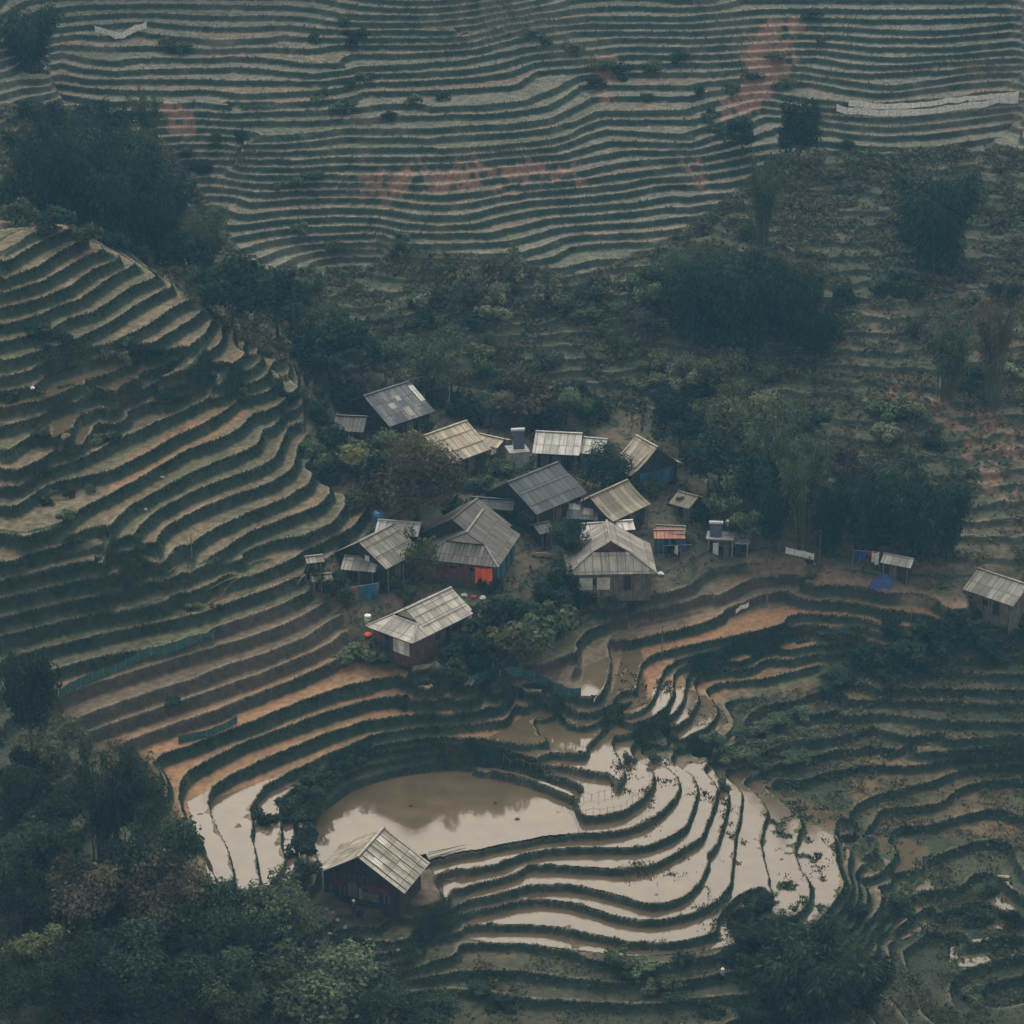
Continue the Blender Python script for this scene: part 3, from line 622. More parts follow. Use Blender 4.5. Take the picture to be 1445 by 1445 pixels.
RM = {'dark': roof_mat('dark_fibre_sheet', (.050, .055, .060), (.125, .130, .132), .5, rust=(.20, .19, .17)),
      'slate': roof_mat('blackened_sheet', (.038, .042, .047), (.085, .090, .096), .45),
      'old': roof_mat('grey_wooden_sheet', (.062, .057, .048), (.15, .136, .115), .6, sheet=(.55, 2.6), moss=(.07, .075, .05)),
      'grey': roof_mat('grey_fibre_sheet', (.155, .142, .125), (.29, .265, .23), .45, moss=(.11, .115, .08)),
      'tan': roof_mat('weathered_tan_sheet', (.26, .215, .165), (.44, .37, .285), .4, moss=(.17, .16, .11)),
      'pale': roof_mat('pale_fibre_sheet', (.32, .305, .28), (.50, .475, .44), .35, moss=(.22, .22, .17)),
      'light': roof_mat('light_grey_sheet', (.22, .205, .18), (.42, .385, .335), .4, sheet=(1.6, 2.1), moss=(.16, .155, .12)),
      'moss': roof_mat('mossy_tan_sheet', (.14, .116, .082), (.28, .235, .17), .45, moss=(.12, .125, .06)),
      'hut': roof_mat('hut_fibre_sheet', (.23, .205, .165), (.40, .365, .30), .55, .45, moss=(.10, .10, .065), sheet=(1.1, 1.75)),
      'white': roof_mat('whitish_tin_sheet', (.42, .40, .38), (.58, .56, .53), .5, rust=(.16, .12, .09), sheet=(.9, 3)),
      'red': roof_mat('red_tin_sheet', (.30, .10, .07), (.36, .15, .10), .5, rust=(.22, .16, .12)),
      'thatch': roof_mat('dry_thatch', (.16, .13, .09), (.20, .165, .11), .6, sheet=(.3, 5))}
W_dark = plank_mat('dark_timber', (.030, .024, .020), (.050, .040, .032)); W_brown = plank_mat('brown_timber', (.085, .045, .030), (.120, .065, .042))
W_grey = plank_mat('grey_timber', (.10, .085, .068), (.16, .135, .105)); W_blue = plank_mat('blue_green_panels', (.025, .095, .125), (.035, .125, .150), 1.2, .5)
W_red = plank_mat('dull_red_boards', (.11, .022, .022), (.14, .03, .028)); W_conc = mat('bare_concrete', (.24, .22, .195), .9, .2, .3, 8, .3, 1.5)
M_dark = mat('dark_opening', (.008, .008, .009), .9, .1); M_white = mat('white_paint', (.50, .50, .48), .6, .3, 0, 1, .15, 2); M_plaster = mat('pale_plaster', (.38, .36, .32), .9, .2, .2, 10, .25, 1.2)
M_pole = mat('weathered_bamboo', (.17, .145, .10), .7, .3, 0, 1, .3, 4); M_wood = mat('weathered_timber', (.13, .11, .085), .85, .2, 0, 1, .3, 3)
M_orange = mat('orange_cloth', (.62, .095, .03), .8, .2, .3, 6, .15, 2); M_blue = mat('blue_tarpaulin', (.022, .085, .14), .55, .4, .4, 5, .3, 2); M_dblue = mat('deep_blue_tarpaulin', (.02, .04, .14), .55, .4, .4, 5, .3, 2)
M_steel = mat('stainless_steel', (.62, .63, .64), .28, .5, 0, 1, .08, 2, metal=.9); M_glass = mat('dark_collector_glass', (.02, .022, .03), .15, .6); M_net = mat('green_netting', (.035, .085, .075), .8, .2, .2, 30, .35, 3)
M_cloth = mat('pale_cloth', (.62, .58, .52), .9, .1, 0, 1, .3, 3); M_redcloth = mat('red_cloth', (.30, .05, .045), .9, .1); M_skin = mat('skin', (.22, .12, .08), .6, .3); M_black = mat('black_cloth', (.015, .015, .018), .9, .1)
M_rock = mat('pale_rock', (.20, .185, .16), .95, .15, .5, 5, .35, 2); M_rubber = mat('black_rubber', (.015, .015, .015), .7, .3)

def fit(a, b, e, slope, he, zg=None, end='A', drop=None):
    """ridge ends and one eave corner surveyed in the picture -> ridge line, half width, heights"""
    rise = 2.2; z = 0. if zg is None else zg
    for _ in range(25):
        A = Vector((*at_z(*a, z + he + rise), z + he + rise)); B = Vector((*at_z(*b, z + he + rise), z + he + rise))
        Ee = Vector((*at_z(*e, z + he), z + he)); d = (B - A).normalized(); n = Vector((-d.y, d.x, 0))
        w = (Ee - A).dot(n); n = n if w > 0 else -n; w = abs(w)
        rise = rise * .6 + .4 * max(.5, min(4.5, w * slope))
        if zg is None:
            c = (A + B) / 2; z = z * .5 + .5 * hgt(c.x, c.y)
    return A, B, d, n, w, z, he, rise
HOUSES = {}
def house(name, label, a, b, e, roof, slope=.6, he=2.5, zg=None, wall=None, gablewall=None, hip=0., hipfrac=.5, w2=None, w2f=1., windows=(), doors=(), posts=True, cat='house', over=.7, sag=0., wl=None, back_over=.5, ridgecap=None):
    A, B, d, n, w, z, he, rise = fit(a, b, e, slope, he, zg)
    wl_ = w2 or w * w2f; wall = wall or W_dark; gablewall = gablewall or wall
    zr = z + he + rise; ze = z + he; c = (A + B) / 2
    t = thing(name, (c.x, c.y, z), label, cat)
    mb = MB(); up = Vector((0, 0, 1))
    Z_ = lambda p, zz: Vector((p.x, p.y, zz))
    dn = lambda sgn, ww: (n * sgn * ww + up * (ze - zr)).normalized()
    for sgn, ww in ((1, w), (-1, wl_)):
        side = n * sgn
        eB = Z_(B + side * ww, ze); eA = Z_(A + side * ww - d * hip, ze)
        pts = [A, B, eB, eA]
        if hip:
            g = A + side * ww * hipfrac; gp = Z_(g, zr - (zr - ze) * hipfrac); pts.append(gp)
        if sag and not hip:          # curved fall: three courses, flatter at the eave
            for f0, f1, s0, s1 in ((0, .4, 0, .5), (.4, .72, .5, .82), (.72, 1, .82, 1)):
                q = [Z_(A + side * ww * f0, zr - (zr - ze) * s0), Z_(B + side * ww * f0, zr - (zr - ze) * s0), Z_(B + side * ww * f1, zr - (zr - ze) * s1), Z_(A + side * ww * f1, zr - (zr - ze) * s1)]
                mb.slab(q, .09, d, (q[3] - q[0]).normalized())
        else: mb.slab(pts, .09, d, dn(sgn, ww))
    rf = mb.build('roof', RM[roof], t)
    cp_ = MB(); cp_.beam(A + up * .05 - d * .05, B + up * .05, .34, .12); cp_.build('ridge_cap', RM[ridgecap or roof], rf)
    if hip:
        sk = MB(); g1 = Z_(A + n * w * hipfrac - d * .02, zr - (zr - ze) * hipfrac); g2 = Z_(A - n * wl_ * hipfrac - d * .02, zr - (zr - ze) * hipfrac)
        f1 = Z_(A + n * w - d * hip, ze); f2 = Z_(A - n * wl_ - d * hip, ze)
        sk.slab([g1, g2, f2, f1], .09, n, (-d * hip + up * (ze - g1.z)).normalized())
        sk.build('skirt_roof', RM[roof], rf)
        for g_, f_ in ((g1, f1), (g2, f2)):
            hc = MB(); hc.beam(g_ + up * .05, f_ + up * .04, .26, .08); hc.build('hip_cap', RM[ridgecap or roof], rf)
    # walls: a closed body under the roof
    iw = w - over; il = wl_ - over; a0 = A - d * (hip - over if hip else -over * .9); b0 = B - d * back_over
    zb = z - 1.6; wz = lambda x, ww: zr - (zr - ze) * (x / ww) - .16
    body = MB(); L_ = [(-il, wz(il, wl_)), (0, zr - .16), (iw, wz(iw, w))]
    if hip:
        hz = lambda p: p
        fz = ze + .02 + (over / max(hip, .1)) * (zr - ze) * (1 - hipfrac) * .6
        fa = [Z_(a0 + n * iw, zb), Z_(a0 - n * il, zb), Z_(a0 - n * il, min(fz, L_[0][1])), Z_(a0 + n * iw, min(fz, L_[2][1]))]
        body.face(fa, [(0, 0), (iw + il, 0), (iw + il, 3), (0, 3)])
    else:
        fa = [Z_(a0 + n * iw, zb), Z_(a0 - n * il, zb), Z_(a0 - n * il, L_[0][1]), Z_(a0, L_[1][1]), Z_(a0 + n * iw, L_[2][1])]
        body.face(fa, [(iw, 0), (-il, 0), (-il, 3), (0, 6), (iw, 3)])
    fb = [Z_(b0 + n * iw, zb), Z_(b0 - n * il, zb), Z_(b0 - n * il, L_[0][1]), Z_(b0, L_[1][1]), Z_(b0 + n * iw, L_[2][1])]
    body.face(fb[::-1], [(iw, 0), (-il, 0), (-il, 3), (0, 6), (iw, 3)][::-1]); ll = (b0 - a0).length
    body.face([Z_(a0 + n * iw, zb), Z_(b0 + n * iw, zb), Z_(b0 + n * iw, L_[2][1]), Z_(a0 + n * iw, fa[-1].z)][::1], [(0, 0), (ll, 0), (ll, 3), (0, 3)])
    body.face([Z_(b0 - n * il, zb), Z_(a0 - n * il, zb), Z_(a0 - n * il, fa[2].z), Z_(b0 - n * il, L_[0][1])], [(0, 0), (ll, 0), (ll, 3), (0, 3)])
    wallo = body.build('wall', wall, t)
    if hip:
        gt = MB(); gw = hipfrac * .96
        gt.face([Z_(A + n * w * gw + d * .25, zr - (zr - ze) * hipfrac + .02), Z_(A - n * wl_ * gw + d * .25, zr - (zr - ze) * hipfrac + .02), A + d * .25 - up * .1], [(0, 0), (3, 0), (1.5, 2)])
        gt.build('gable_panel', gablewall, t)
    H = dict(A=A, B=B, d=d, n=n, w=w, wl=wl_, z=z, ze=ze, zr=zr, t=t, a0=a0, b0=b0, iw=iw, il=il, ll=ll, wallo=wallo, roof=rf, hip=hip)
    def spot(face, u, h):            # a point on a wall face
        if face == 'side': return Z_(a0 + d * ll * u + n * (iw + .02), z + h), d, n
        return Z_(a0 - d * .02 + n * (iw - (iw + il) * u), z + h), -n, -d
    H['spot'] = spot
    for (face, u, h0, wd, ht, m, nm) in [(*q, M_dark, 'window') for q in windows] + [(*q, W_dark if wall is not W_dark else W_grey, 'door') for q in doors]:
        p, x, y = spot(face, u, h0); q = MB(); q.box(p - x * wd / 2, x * wd, y * .05, up * ht); o = q.build(nm, m, t)
        fr = MB(); fw = .09
        for o0, x0, z0_ in ((p - x * (wd / 2 + fw), x * fw, up * ht), (p + x * wd / 2, x * fw, up * ht), (p - x * (wd / 2 + fw) + up * ht, x * (wd + 2 * fw), up * fw)): fr.box(o0, x0, y * .09, z0_)
        if nm == 'window': fr.box(p - x * .03, x * .06, y * .08, up * ht)
        fr.build('frame', W_grey, o)
    if posts:
        k = max(2, int(ll / 2.6))
        for i in range(k + 1):
            p = a0 + d * ll * i / k + n * (w - .22); q = MB(); pz = zr - (zr - ze) * ((w - .22) / w) - .1
            q.beam(Z_(p, hgt(p.x, p.y) - .4), Z_(p, pz), .14); q.build('post', M_wood, t)
    HOUSES[name + label[:12]] = H
    return H
def panel(H, face, u, h0, wd, ht, m, name, label=None, off=.06, th=.05):
    p, x, y = H['spot'](face, u, h0); q = MB(); q.box(p - x * wd / 2 + y * off, x * wd, y * th, Vector((0, 0, ht))); o = q.build(name, m, H['t'])
    if label: o['label'] = label
    return o
def sheet_patch(H, f0, f1, g0, g1, m, name='roof_sheet', label=None, sgn=1):
    """one odd sheet laid on the visible slope: f along the ridge, g down the fall"""
    A, B, n, zr, ze = H['A'], H['B'], H['n'] * sgn, H['zr'], H['ze']; w = H['w']
    pt = lambda f, g: A + (B - A) * f + n * w * g + Vector((0, 0, -(zr - ze) * g + .035))
    q = MB(); q.slab([pt(f0, g0), pt(f1, g0), pt(f1, g1), pt(f0, g1)], .03, H['d'], (pt(0, 1) - pt(0, 0)).normalized()); o = q.build(name, m, H['roof'])
    if label: o['label'] = label
    return o
def hang_cloth(name, m, p0, p1, drop, label=None, cat=None, parent=None, seed=0, sag=.15, group=None):
    """a cloth hung along p0-p1, with folds and an uneven hem"""
    rg = random.Random(seed); V = []; F = []; nu_, nv_ = 14, 8; p0, p1 = Vector(p0), Vector(p1); x = p1 - p0; nrm = Vector((x.y, -x.x, 0)).normalized()
    ph = rg.random() * 6; o_ = Vector(parent.location) if parent else (p0 + p1) / 2 - Vector((0, 0, drop))
    for j in range(nv_ + 1):
        for i in range(nu_ + 1):
            u = i / nu_; v = j / nv_; hem = drop * (1 + .12 * math.sin(u * 5 + ph) + .06 * math.sin(u * 13))
            p = p0 + x * u + Vector((0, 0, -hem * v - sag * 4 * u * (1 - u) * (1 - v))) + nrm * (.16 * math.sin(u * 17 + ph + v) * (.3 + v) + .10 * math.sin(u * 6 + v * 4))
            V.append(p - o_)
    for j in range(nv_):
        for i in range(nu_): k = j * (nu_ + 1) + i; F.append((k, k + 1, k + nu_ + 2, k + nu_ + 1))
    back = len(V); V2 = [v + nrm * .012 for v in V]; F2 = [tuple(back + q for q in f[::-1]) for f in F]
    me = bpy.data.meshes.new(name); me.from_pydata(V + V2, [], F + F2); me.polygons.foreach_set('use_smooth', [True] * len(me.polygons)); me.materials.append(m)
    o = bpy.data.objects.new(name, me); COL.objects.link(o)
    if parent: o.parent = parent
    else: o.location = o_; tag(o, label, cat, group)
    return o

# ------------------------------------------------------------------ the village
Hu = house('farmhouse', 'dark sheet-roofed farmhouse at the top of the village with one whitened strip on its roof', (513, 559), (578, 538), (559, 599), 'dark', he=2.6, wall=W_dark, gablewall=W_dark, windows=(('side', .25, 1.0, .9, .9), ('side', .7, 1.0, .9, .9)), doors=(('side', .5, 0, 1., 1.9),))
sheet_patch(Hu, .90, 1.0, .12, .62, RM['white'], label='whitened roof strip'); sheet_patch(Hu, .28, .42, .42, .58, RM['light']); sheet_patch(Hu, .50, .60, .28, .42, RM['light']); sheet_patch(Hu, .48, .62, .62, .92, RM['grey'])
house('outbuilding', 'low mossy grey outbuilding under trees beside the topmost farmhouse', (518, 588), (474, 586), (513, 610), 'old', he=1.8, slope=.5, cat='shed', posts=False, windows=(('side', .5, .7, .8, .7),))
H2 = house('farmhouse', 'tan sheet-roofed farmhouse half hidden behind leafy trees, washing hanging under its eave', (598, 615), (659, 593.5), (643, 652), 'tan', he=2.4, wall=W_dark, windows=(('side', .35, 1., .9, .8), ('side', .8, 1., .9, .8)), doors=(('side', .6, 0, 1, 1.9),))
house('lean_to', 'small pale lean-to roof between the tan farmhouse and the concrete water tower', (676, 612), (712, 620), (687, 629), 'tan', he=2.0, slope=.35, cat='shed', posts=False, wall=W_grey, doors=(('side', .5, 0, .9, 1.7),))
H3 = house('farmhouse', 'pale sheet-roofed farmhouse facing the camera beside the concrete water tower', (756, 608.6), (822, 612), (745, 639), 'pale', slope=.5, he=2.5, wall=W_dark, doors=(('side', .5, 0, 1., 1.9), ('side', .2, 0, 1., 1.9)), windows=(('side', .75, 1., .8, .8),))
house('lean_to', 'pale sheet lean-to at the right end of the pale farmhouse', (823, 617), (858, 620), (836, 641), 'pale', slope=.4, he=2.2, cat='shed', wall=W_dark, windows=(('side', .5, .9, .8, .7),))
H4 = house('farmhouse', 'farmhouse with a swept tan roof and blue sheeting on its end wall', (928, 631), (897, 614), (886, 670), 'tan', slope=.75, he=2.5, sag=1, wall=W_dark, windows=(('side', .6, .9, .8, .8),), posts=False)
H5 = house('farmhouse', 'large farmhouse under a blackened slate-grey roof in the middle of the village', (716, 681), (788, 652), (765, 723), 'slate', he=2.6, wall=W_dark, windows=(('front', .4, 1., .9, .9), ('front', .65, 1., .9, .9)), doors=(('side', .5, 0, 1., 1.9),))
H6 = house('farmhouse', 'farmhouse with a mossy brown sheet roof flaring out to the right', (832, 701.5), (886, 677), (872, 733), 'moss', he=2.5, sag=1, wall=W_dark, windows=(('side', .3, 1., .9, .9),), doors=(('side', .6, 0, 1., 1.9),))
house('lean_to', 'patched lean-to of odd pale and dark sheets against the mossy roofed farmhouse', (802, 708), (848, 711), (793, 731), 'old', slope=.42, he=1.9, cat='shed', posts=False, wall=W_dark, windows=(('side', .5, .8, .7, .6),))
HH = HOUSES['lean_topatched lean']
for f0, f1, g0, g1, m in ((.05, .4, .1, .45, 'white'), (.5, .8, .3, .7, 'light'), (.1, .35, .55, .9, 'slate'), (.75, .98, .05, .4, 'white')): sheet_patch(HH, f0, f1, g0, g1, RM[m])
house('farmhouse', 'wide grey farmhouse roof directly behind the house with the orange cloth', (637, 733), (674, 703), (704, 757), 'old', he=2.6, slope=.6, wall=W_dark, windows=(('front', .5, 1., .9, .9), ('front', .3, 1., .9, .9)), posts=False)
house('outbuilding', 'narrow dark gabled outbuilding at the back of the wide grey roof', (727, 706), (662, 701), (741, 722), 'slate', he=2.0, slope=.55, cat='shed', posts=False, windows=(('front', .5, .8, .7, .6),))
house('woodshed', 'rusty brown woodshed tucked under the slate-grey farmhouse eave', (738, 722), (760, 714), (752, 736), 'thatch', he=1.8, slope=.4, cat='shed', posts=False, doors=(('side', .5, 0, .9, 1.6),))
H8 = house('main_house', 'weathered grey hip-gabled house with a brown timber front and an orange cloth hanging', (658, 752), (682, 719), (710, 791), 'old', he=2.6, slope=.6, hip=2.9, hipfrac=.5, w2f=1.14, wall=W_brown, gablewall=M_plaster, windows=(('front', .30, .9, .9, .9),), doors=(('front', .58, -.2, 1.1, 2.1),), posts=False, ridgecap='grey')
H9 = house('farmhouse', 'grey plank-roofed farmhouse at the village edge beside the left terraces', (506, 765), (557, 739), (549.5, 801), 'grey', he=2.5, wall=W_dark, windows=(('front', .45, 2.2, .6, 1.1),), doors=(('side', .4, 0, 1., 1.9),))
panel(H9, 'front', .38, 2.1, .7, 1.2, M_white, 'shutter', 'white shutter')
house('lean_to', 'low grey lean-to in front of the plank-roofed farmhouse', (486, 784), (536, 788), (474, 803), 'grey', slope=.4, he=1.8, cat='shed', wall=W_dark, windows=(('side', .4, .6, .8, .7),))
house('outbuilding', 'outbuilding with a whitish tin roof behind the plank-roofed farmhouse', (533, 733.5), (595, 738), (528, 753), 'white', slope=.5, he=2.2, cat='shed', wall=W_dark, posts=False, windows=(('side', .5, .9, .8, .8),))
H10 = house('farmhouse', 'light grey hip-gabled farmhouse standing lowest of the village above the flooded terraces', (572, 860), (637, 829), (613, 893), 'light', he=2.4, slope=.6, hip=3.1, hipfrac=.52, wall=W_brown, gablewall=M_plaster, windows=(('side', .45, .8, 1.0, .9), ('side', .75, .8, .9, .9)), doors=(('side', .62, 0, .9, 1.9), ('front', .62, 0, 1., 1.9)), posts=False)
for u in (.12, .26, .40): panel(H10, 'front', u, .1, .9, 1.8, M_plaster if u != .26 else M_cloth, 'wall_panel')
H11 = house('farmhouse', 'grey hip-gabled farmhouse with a mossy skirt roof above the curving mud terraces', (862, 764), (856, 734), (922, 786), 'grey', he=2.5, slope=.6, hip=2.6, hipfrac=.42, w2=None, wall=W_grey, gablewall=W_brown, windows=(('front', .75, .8, 1., .8),), doors=(('front', .3, 0, 1., 1.9),), posts=False)
for u in (.60, .82): panel(H11, 'front', u, .1, 1.7, 1.7, M_plaster, 'wall_panel')
house('outbuilding', 'long whitish tin roof behind the hip-gabled farmhouse with the mossy skirt', (817, 740), (893, 734), (824, 753), 'white', slope=.4, he=2.4, cat='shed', posts=False, windows=(('side', .5, .9, .8, .8),))
Hrs = house('open_shed', 'open shed under a rusty red tin roof hung with blue tarpaulins', (922, 748), (966, 748), (921, 760), 'red', slope=.4, he=2.3, cat='shed', wall=W_dark, windows=(('side', .3, .6, .8, .8),))
for u, wd in ((.10, 1.6), (.52, 1.5), (.9, 1.9)): panel(Hrs, 'side', u, .1, wd, 1.9, M_blue, 'tarpaulin')
Hsd = house('goat_shed', 'small open shed with a pale slanting sheet roof beside the dirt path', (1247, 781), (1290, 789), (1243, 794), 'pale', slope=.55, he=2.0, cat='shed', wall=W_dark, doors=(('side', .4, 0, .8, 1.5),), over=.5)
Hrg = house('barn', 'grey sheet-roofed barn at the right edge beside the dirt path', (1380, 802), (1452, 826), (1351, 829), 'grey', slope=.55, he=2.3, wall=W_grey, windows=(('side', .4, .8, .9, .8),), doors=(('side', .65, 0, 1., 1.8),), cat='barn')
H16 = house('lakeside_hut', 'dark timber hut with a bright gabled sheet roof on the bank of the pond', (504.6, 1209.5), (542, 1167), (578, 1252.6), 'hut', slope=.62, he=2.3, zg=-11.9, wall=W_dark, over=.9, posts=False,
            windows=(('front', .45, 2.1, .5, .8), ('front', .55, 2.1, .5, .8), ('front', .62, 2.1, .5, .8), ('side', .5, .8, .9, .8)), doors=(('front', .62, 0, .9, 1.8),), cat='hut')
panel(H16, 'front', .32, 1.15, 3.4, .8, W_red, 'red_board'); panel(H16, 'front', .80, 1.15, 1.2, .8, W_red, 'red_board'); panel(H16, 'front', .38, .0, 1.9, 1.05, W_grey, 'board'); panel(H16, 'front', .51, .0, .4, 1.4, M_pole, 'plank')
for u in (.14, .2, .72, .78, .9): panel(H16, 'front', u, 0, .16, 1.3, W_grey, 'plank')
sheet_patch(H16, .62, .80, .04, .22, RM['white']); sheet_patch(H16, .12, .30, .22, .4, RM['white'])
house('lean_to', 'brush-roofed lean-to at the wood fence right of the mossy brown roof', (957, 693), (986, 701), (953, 713), 'thatch', slope=.4, he=1.9, cat='shed', posts=False, wall=W_grey, doors=(('side', .5, 0, .8, 1.5),))
house('lean_to', 'dry thatch lean-to roof just above the rusty red tin shed', (926, 741), (968, 743), (922, 752), 'thatch', slope=.35, he=2.5, cat='shed', posts=False, windows=(('side', .5, .8, .8, .7),))
house('lean_to', 'ramshackle grey lean-to between the blue panelled wall and the rounded dark tree', (752, 741), (775, 736), (749, 757), 'old', slope=.4, he=1.9, cat='shed', wall=W_dark, windows=(('side', .5, .7, .7, .6),))
house('coop', 'tiny pale-roofed coop below the left end of the tan farmhouse', (628, 664), (646, 661), (626, 672), 'pale', slope=.35, he=1.3, cat='coop', posts=False, over=.35, doors=(('side', .5, 0, .5, .8),))
house('coop', 'small board-roofed coop at the edge of the left terraces among bamboo poles', (430, 786), (456, 783), (428, 796), 'grey', slope=.3, he=1.5, cat='coop', over=.4, doors=(('side', .5, 0, .6, 1.),))
house('coop', 'low coop roofed with tan boards below the bamboo pole tangle', (438, 811), (468, 809), (435, 822), 'thatch', slope=.3, he=1.3, cat='coop', over=.4, doors=(('side', .5, 0, .6, .9),))
for f in (.1, .27, .44, .61, .78, .95):      # dark battens holding the sheets of the hut roof
    A_, B_, n_, w_ = H16['A'], H16['B'], H16['n'], H16['w']; o_ = A_ + (B_ - A_) * f + Vector((0, 0, .05)); q = MB(); q.beam(o_, o_ + n_ * w_ * .99 - Vector((0, 0, (H16['zr'] - H16['ze']) * .99)), .09, .06); q.build('batten', M_wood, H16['roof'])
for Hq, fs_ in ((H2, (.3, .7)), (H9, (.25, .6)), (H10, (.35, .7)), (H5, (.4, .75)), (H6, (.5,))):
    for f in fs_: A_, B_, n_, w_ = Hq['A'], Hq['B'], Hq['n'], Hq['w']; o_ = A_ + n_ * w_ * f - Vector((0, 0, (Hq['zr'] - Hq['ze']) * f - .10)); q = MB(); q.tube(o_ + (B_ - A_) * .03, o_ + (B_ - A_) * .97, .05, .04, 6); q.build('roof_pole', M_pole, Hq['roof'])
# cladding, cloths
for u, wd in ((.14, 1.6), (.40, 1.9), (.66, 1.4), (.87, 1.5)): panel(H8, 'side', u, -.6, wd, 3.0, W_blue, 'blue_panel')
panel(H8, 'front', .5, -.2, 5.0, 1.7, W_brown, 'timber_front', off=.03)
p, x, y = H8['spot']('front', .02, 2.3); q, _, _ = H8['spot']('front', .26, 2.3)
hang_cloth('hanging_cloth', M_orange, p + y * .5, q + y * .5, 2.5, 'bright orange cloth hanging at the front corner of the brown timber house', 'cloth', seed=1)
p, x, y = H4['spot']('front', .15, 2.4); q, _, _ = H4['spot']('front', .9, 2.4)
hang_cloth('tarpaulin', M_blue, p + y * .3, q + y * .3, 2.6, 'blue tarpaulin hung over the end wall of the swept tan roof house', 'tarpaulin', seed=2)
# ------------------------------------------------------------------ vegetation
def leaf_mat(name, col, var=.35, obrand=.22):
    m = bpy.data.materials.new(name); m.use_nodes = True; nt = m.node_tree; N = nt.nodes; K = nt.links; N.remove(N['Principled BSDF']); out = N['Material Output']
    at = N.new('ShaderNodeAttribute'); at.attribute_name = 'Col'; oi = N.new('ShaderNodeObjectInfo')
    mx = N.new('ShaderNodeMix'); mx.data_type = 'RGBA'; mx.blend_type = 'MULTIPLY'; mx.inputs[0].default_value = 1; mx.inputs[7].default_value = (*col, 1); K.new(at.outputs['Color'], mx.inputs[6])
    h = N.new('ShaderNodeHueSaturation'); a = N.new('ShaderNodeMapRange'); a.inputs[3].default_value = 1 - obrand; a.inputs[4].default_value = 1 + obrand; K.new(oi.outputs['Random'], a.inputs[0]); K.new(a.outputs[0], h.inputs['Value']); K.new(mx.outputs[2], h.inputs['Color'])
    d = N.new('ShaderNodeBsdfDiffuse'); t = N.new('ShaderNodeBsdfTranslucent'); ms = N.new('ShaderNodeMixShader'); ms.inputs[0].default_value = .3
    K.new(h.outputs[0], d.inputs[0]); K.new(h.outputs[0], t.inputs[0]); K.new(d.outputs[0], ms.inputs[1]); K.new(t.outputs[0], ms.inputs[2]); K.new(ms.outputs[0], out.inputs['Surface'])
    return m
LM = {'dark': leaf_mat('dark_leaves', (.029, .042, .028)), 'mid': leaf_mat('green_leaves', (.072, .092, .052)), 'olive': leaf_mat('olive_leaves', (.090, .098, .048)),
      'yellow': leaf_mat('yellow_green_leaves', (.150, .148, .060)), 'brown': leaf_mat('brownish_leaves', (.080, .066, .044)), 'pale': leaf_mat('pale_grey_green_leaves', (.15, .165, .105))}
M_bark = mat('bark', (.060, .050, .040), .95, .1, .4, 12, .3, 3); M_culm = mat('bamboo_culm', (.075, .080, .045), .7, .3, 0, 1, .3, 3)
def quads_at(Pc, N_, size, rg, asp=.6, tip=.35):
    """leaf-shaped quads at points Pc facing N_"""
    n = len(Pc); N_ = N_ / np.linalg.norm(N_, axis=1, keepdims=True); r = rg.normal(size=(n, 3)); X = np.cross(N_, r); X /= np.linalg.norm(X, axis=1, keepdims=True) + 1e-9; Y = np.cross(N_, X)
    s = (size * rg.uniform(.65, 1.35, n))[:, None]; bend = N_ * s * rg.uniform(-.25, .25, (n, 1))
    V = np.stack([Pc - X * s * .5, Pc - Y * s * asp * .5 + bend, Pc + X * s * .5, Pc + Y * s * asp * .5 + bend], 1).reshape(-1, 3)
    return V, np.arange(n * 4).reshape(n, 4)
def leafmesh(name, V, F, tone, m, rg):
    c = np.repeat(tone, 4, 0) if len(tone) * 4 == len(V) else tone
    me_o = mesh_np(name, V, F, m, {'Col': c}); return me_o
def tones(n, rg, base=None):
    t = rg.uniform(.6, 1.45, (n, 1)) * (1 if base is None else base[:, None]); return np.concatenate([t * rg.uniform(.85, 1.2, (n, 1)), t, t * rg.uniform(.75, 1.1, (n, 1))], 1)
def crown_broad(seed, n=2600, flat=1., lobes=13, leaf=.05, shape='round'):
    """unit tree: height 1, width about .9; irregular lobes of leaves with gaps between them"""
    rg = np.random.default_rng(seed); Ps = []; Ns = []; B = []
    for k in range(lobes):
        f = (k + .5) / lobes; a = k * 2.4 + rg.uniform(-.5, .5)
        if shape == 'cone': zc = .18 + .74 * f; rr = .26 * (1 - f) ** .8 + .02; rad = .17 * (1 - f * .7)
        else: zc = .38 + .44 * rg.random() ** .8 * (1 if k > lobes * .4 else .55); rr = .34 * math.sqrt(rg.random()) * (1.15 - abs(zc - .55)); rad = rg.uniform(.11, .21)
        c = np.array([math.cos(a) * rr, math.sin(a) * rr, zc]); m = int(n / lobes * (rad / .16) ** 1.6); d = rg.normal(size=(m, 3)); d /= np.linalg.norm(d, axis=1, keepdims=True)
        q = rad * (1 - .55 * rg.random((m, 1)) ** 2) * np.array([1, 1, .8 * flat]); w = 1 + .35 * np.sin(d[:, :1] * 7 + k) * np.sin(d[:, 1:2] * 6 + k * 2)
        Ps.append(c + d * q * w); Ns.append(d * .7 + rg.normal(size=(m, 3)) * .6 + np.array([0, 0, .4])); B.append(np.full(m, rg.uniform(.6, 1.5)))
    return (*quads_at(np.concatenate(Ps), np.concatenate(Ns), leaf, rg, .65), tones(sum(map(len, Ps)), rg, np.concatenate(B)))
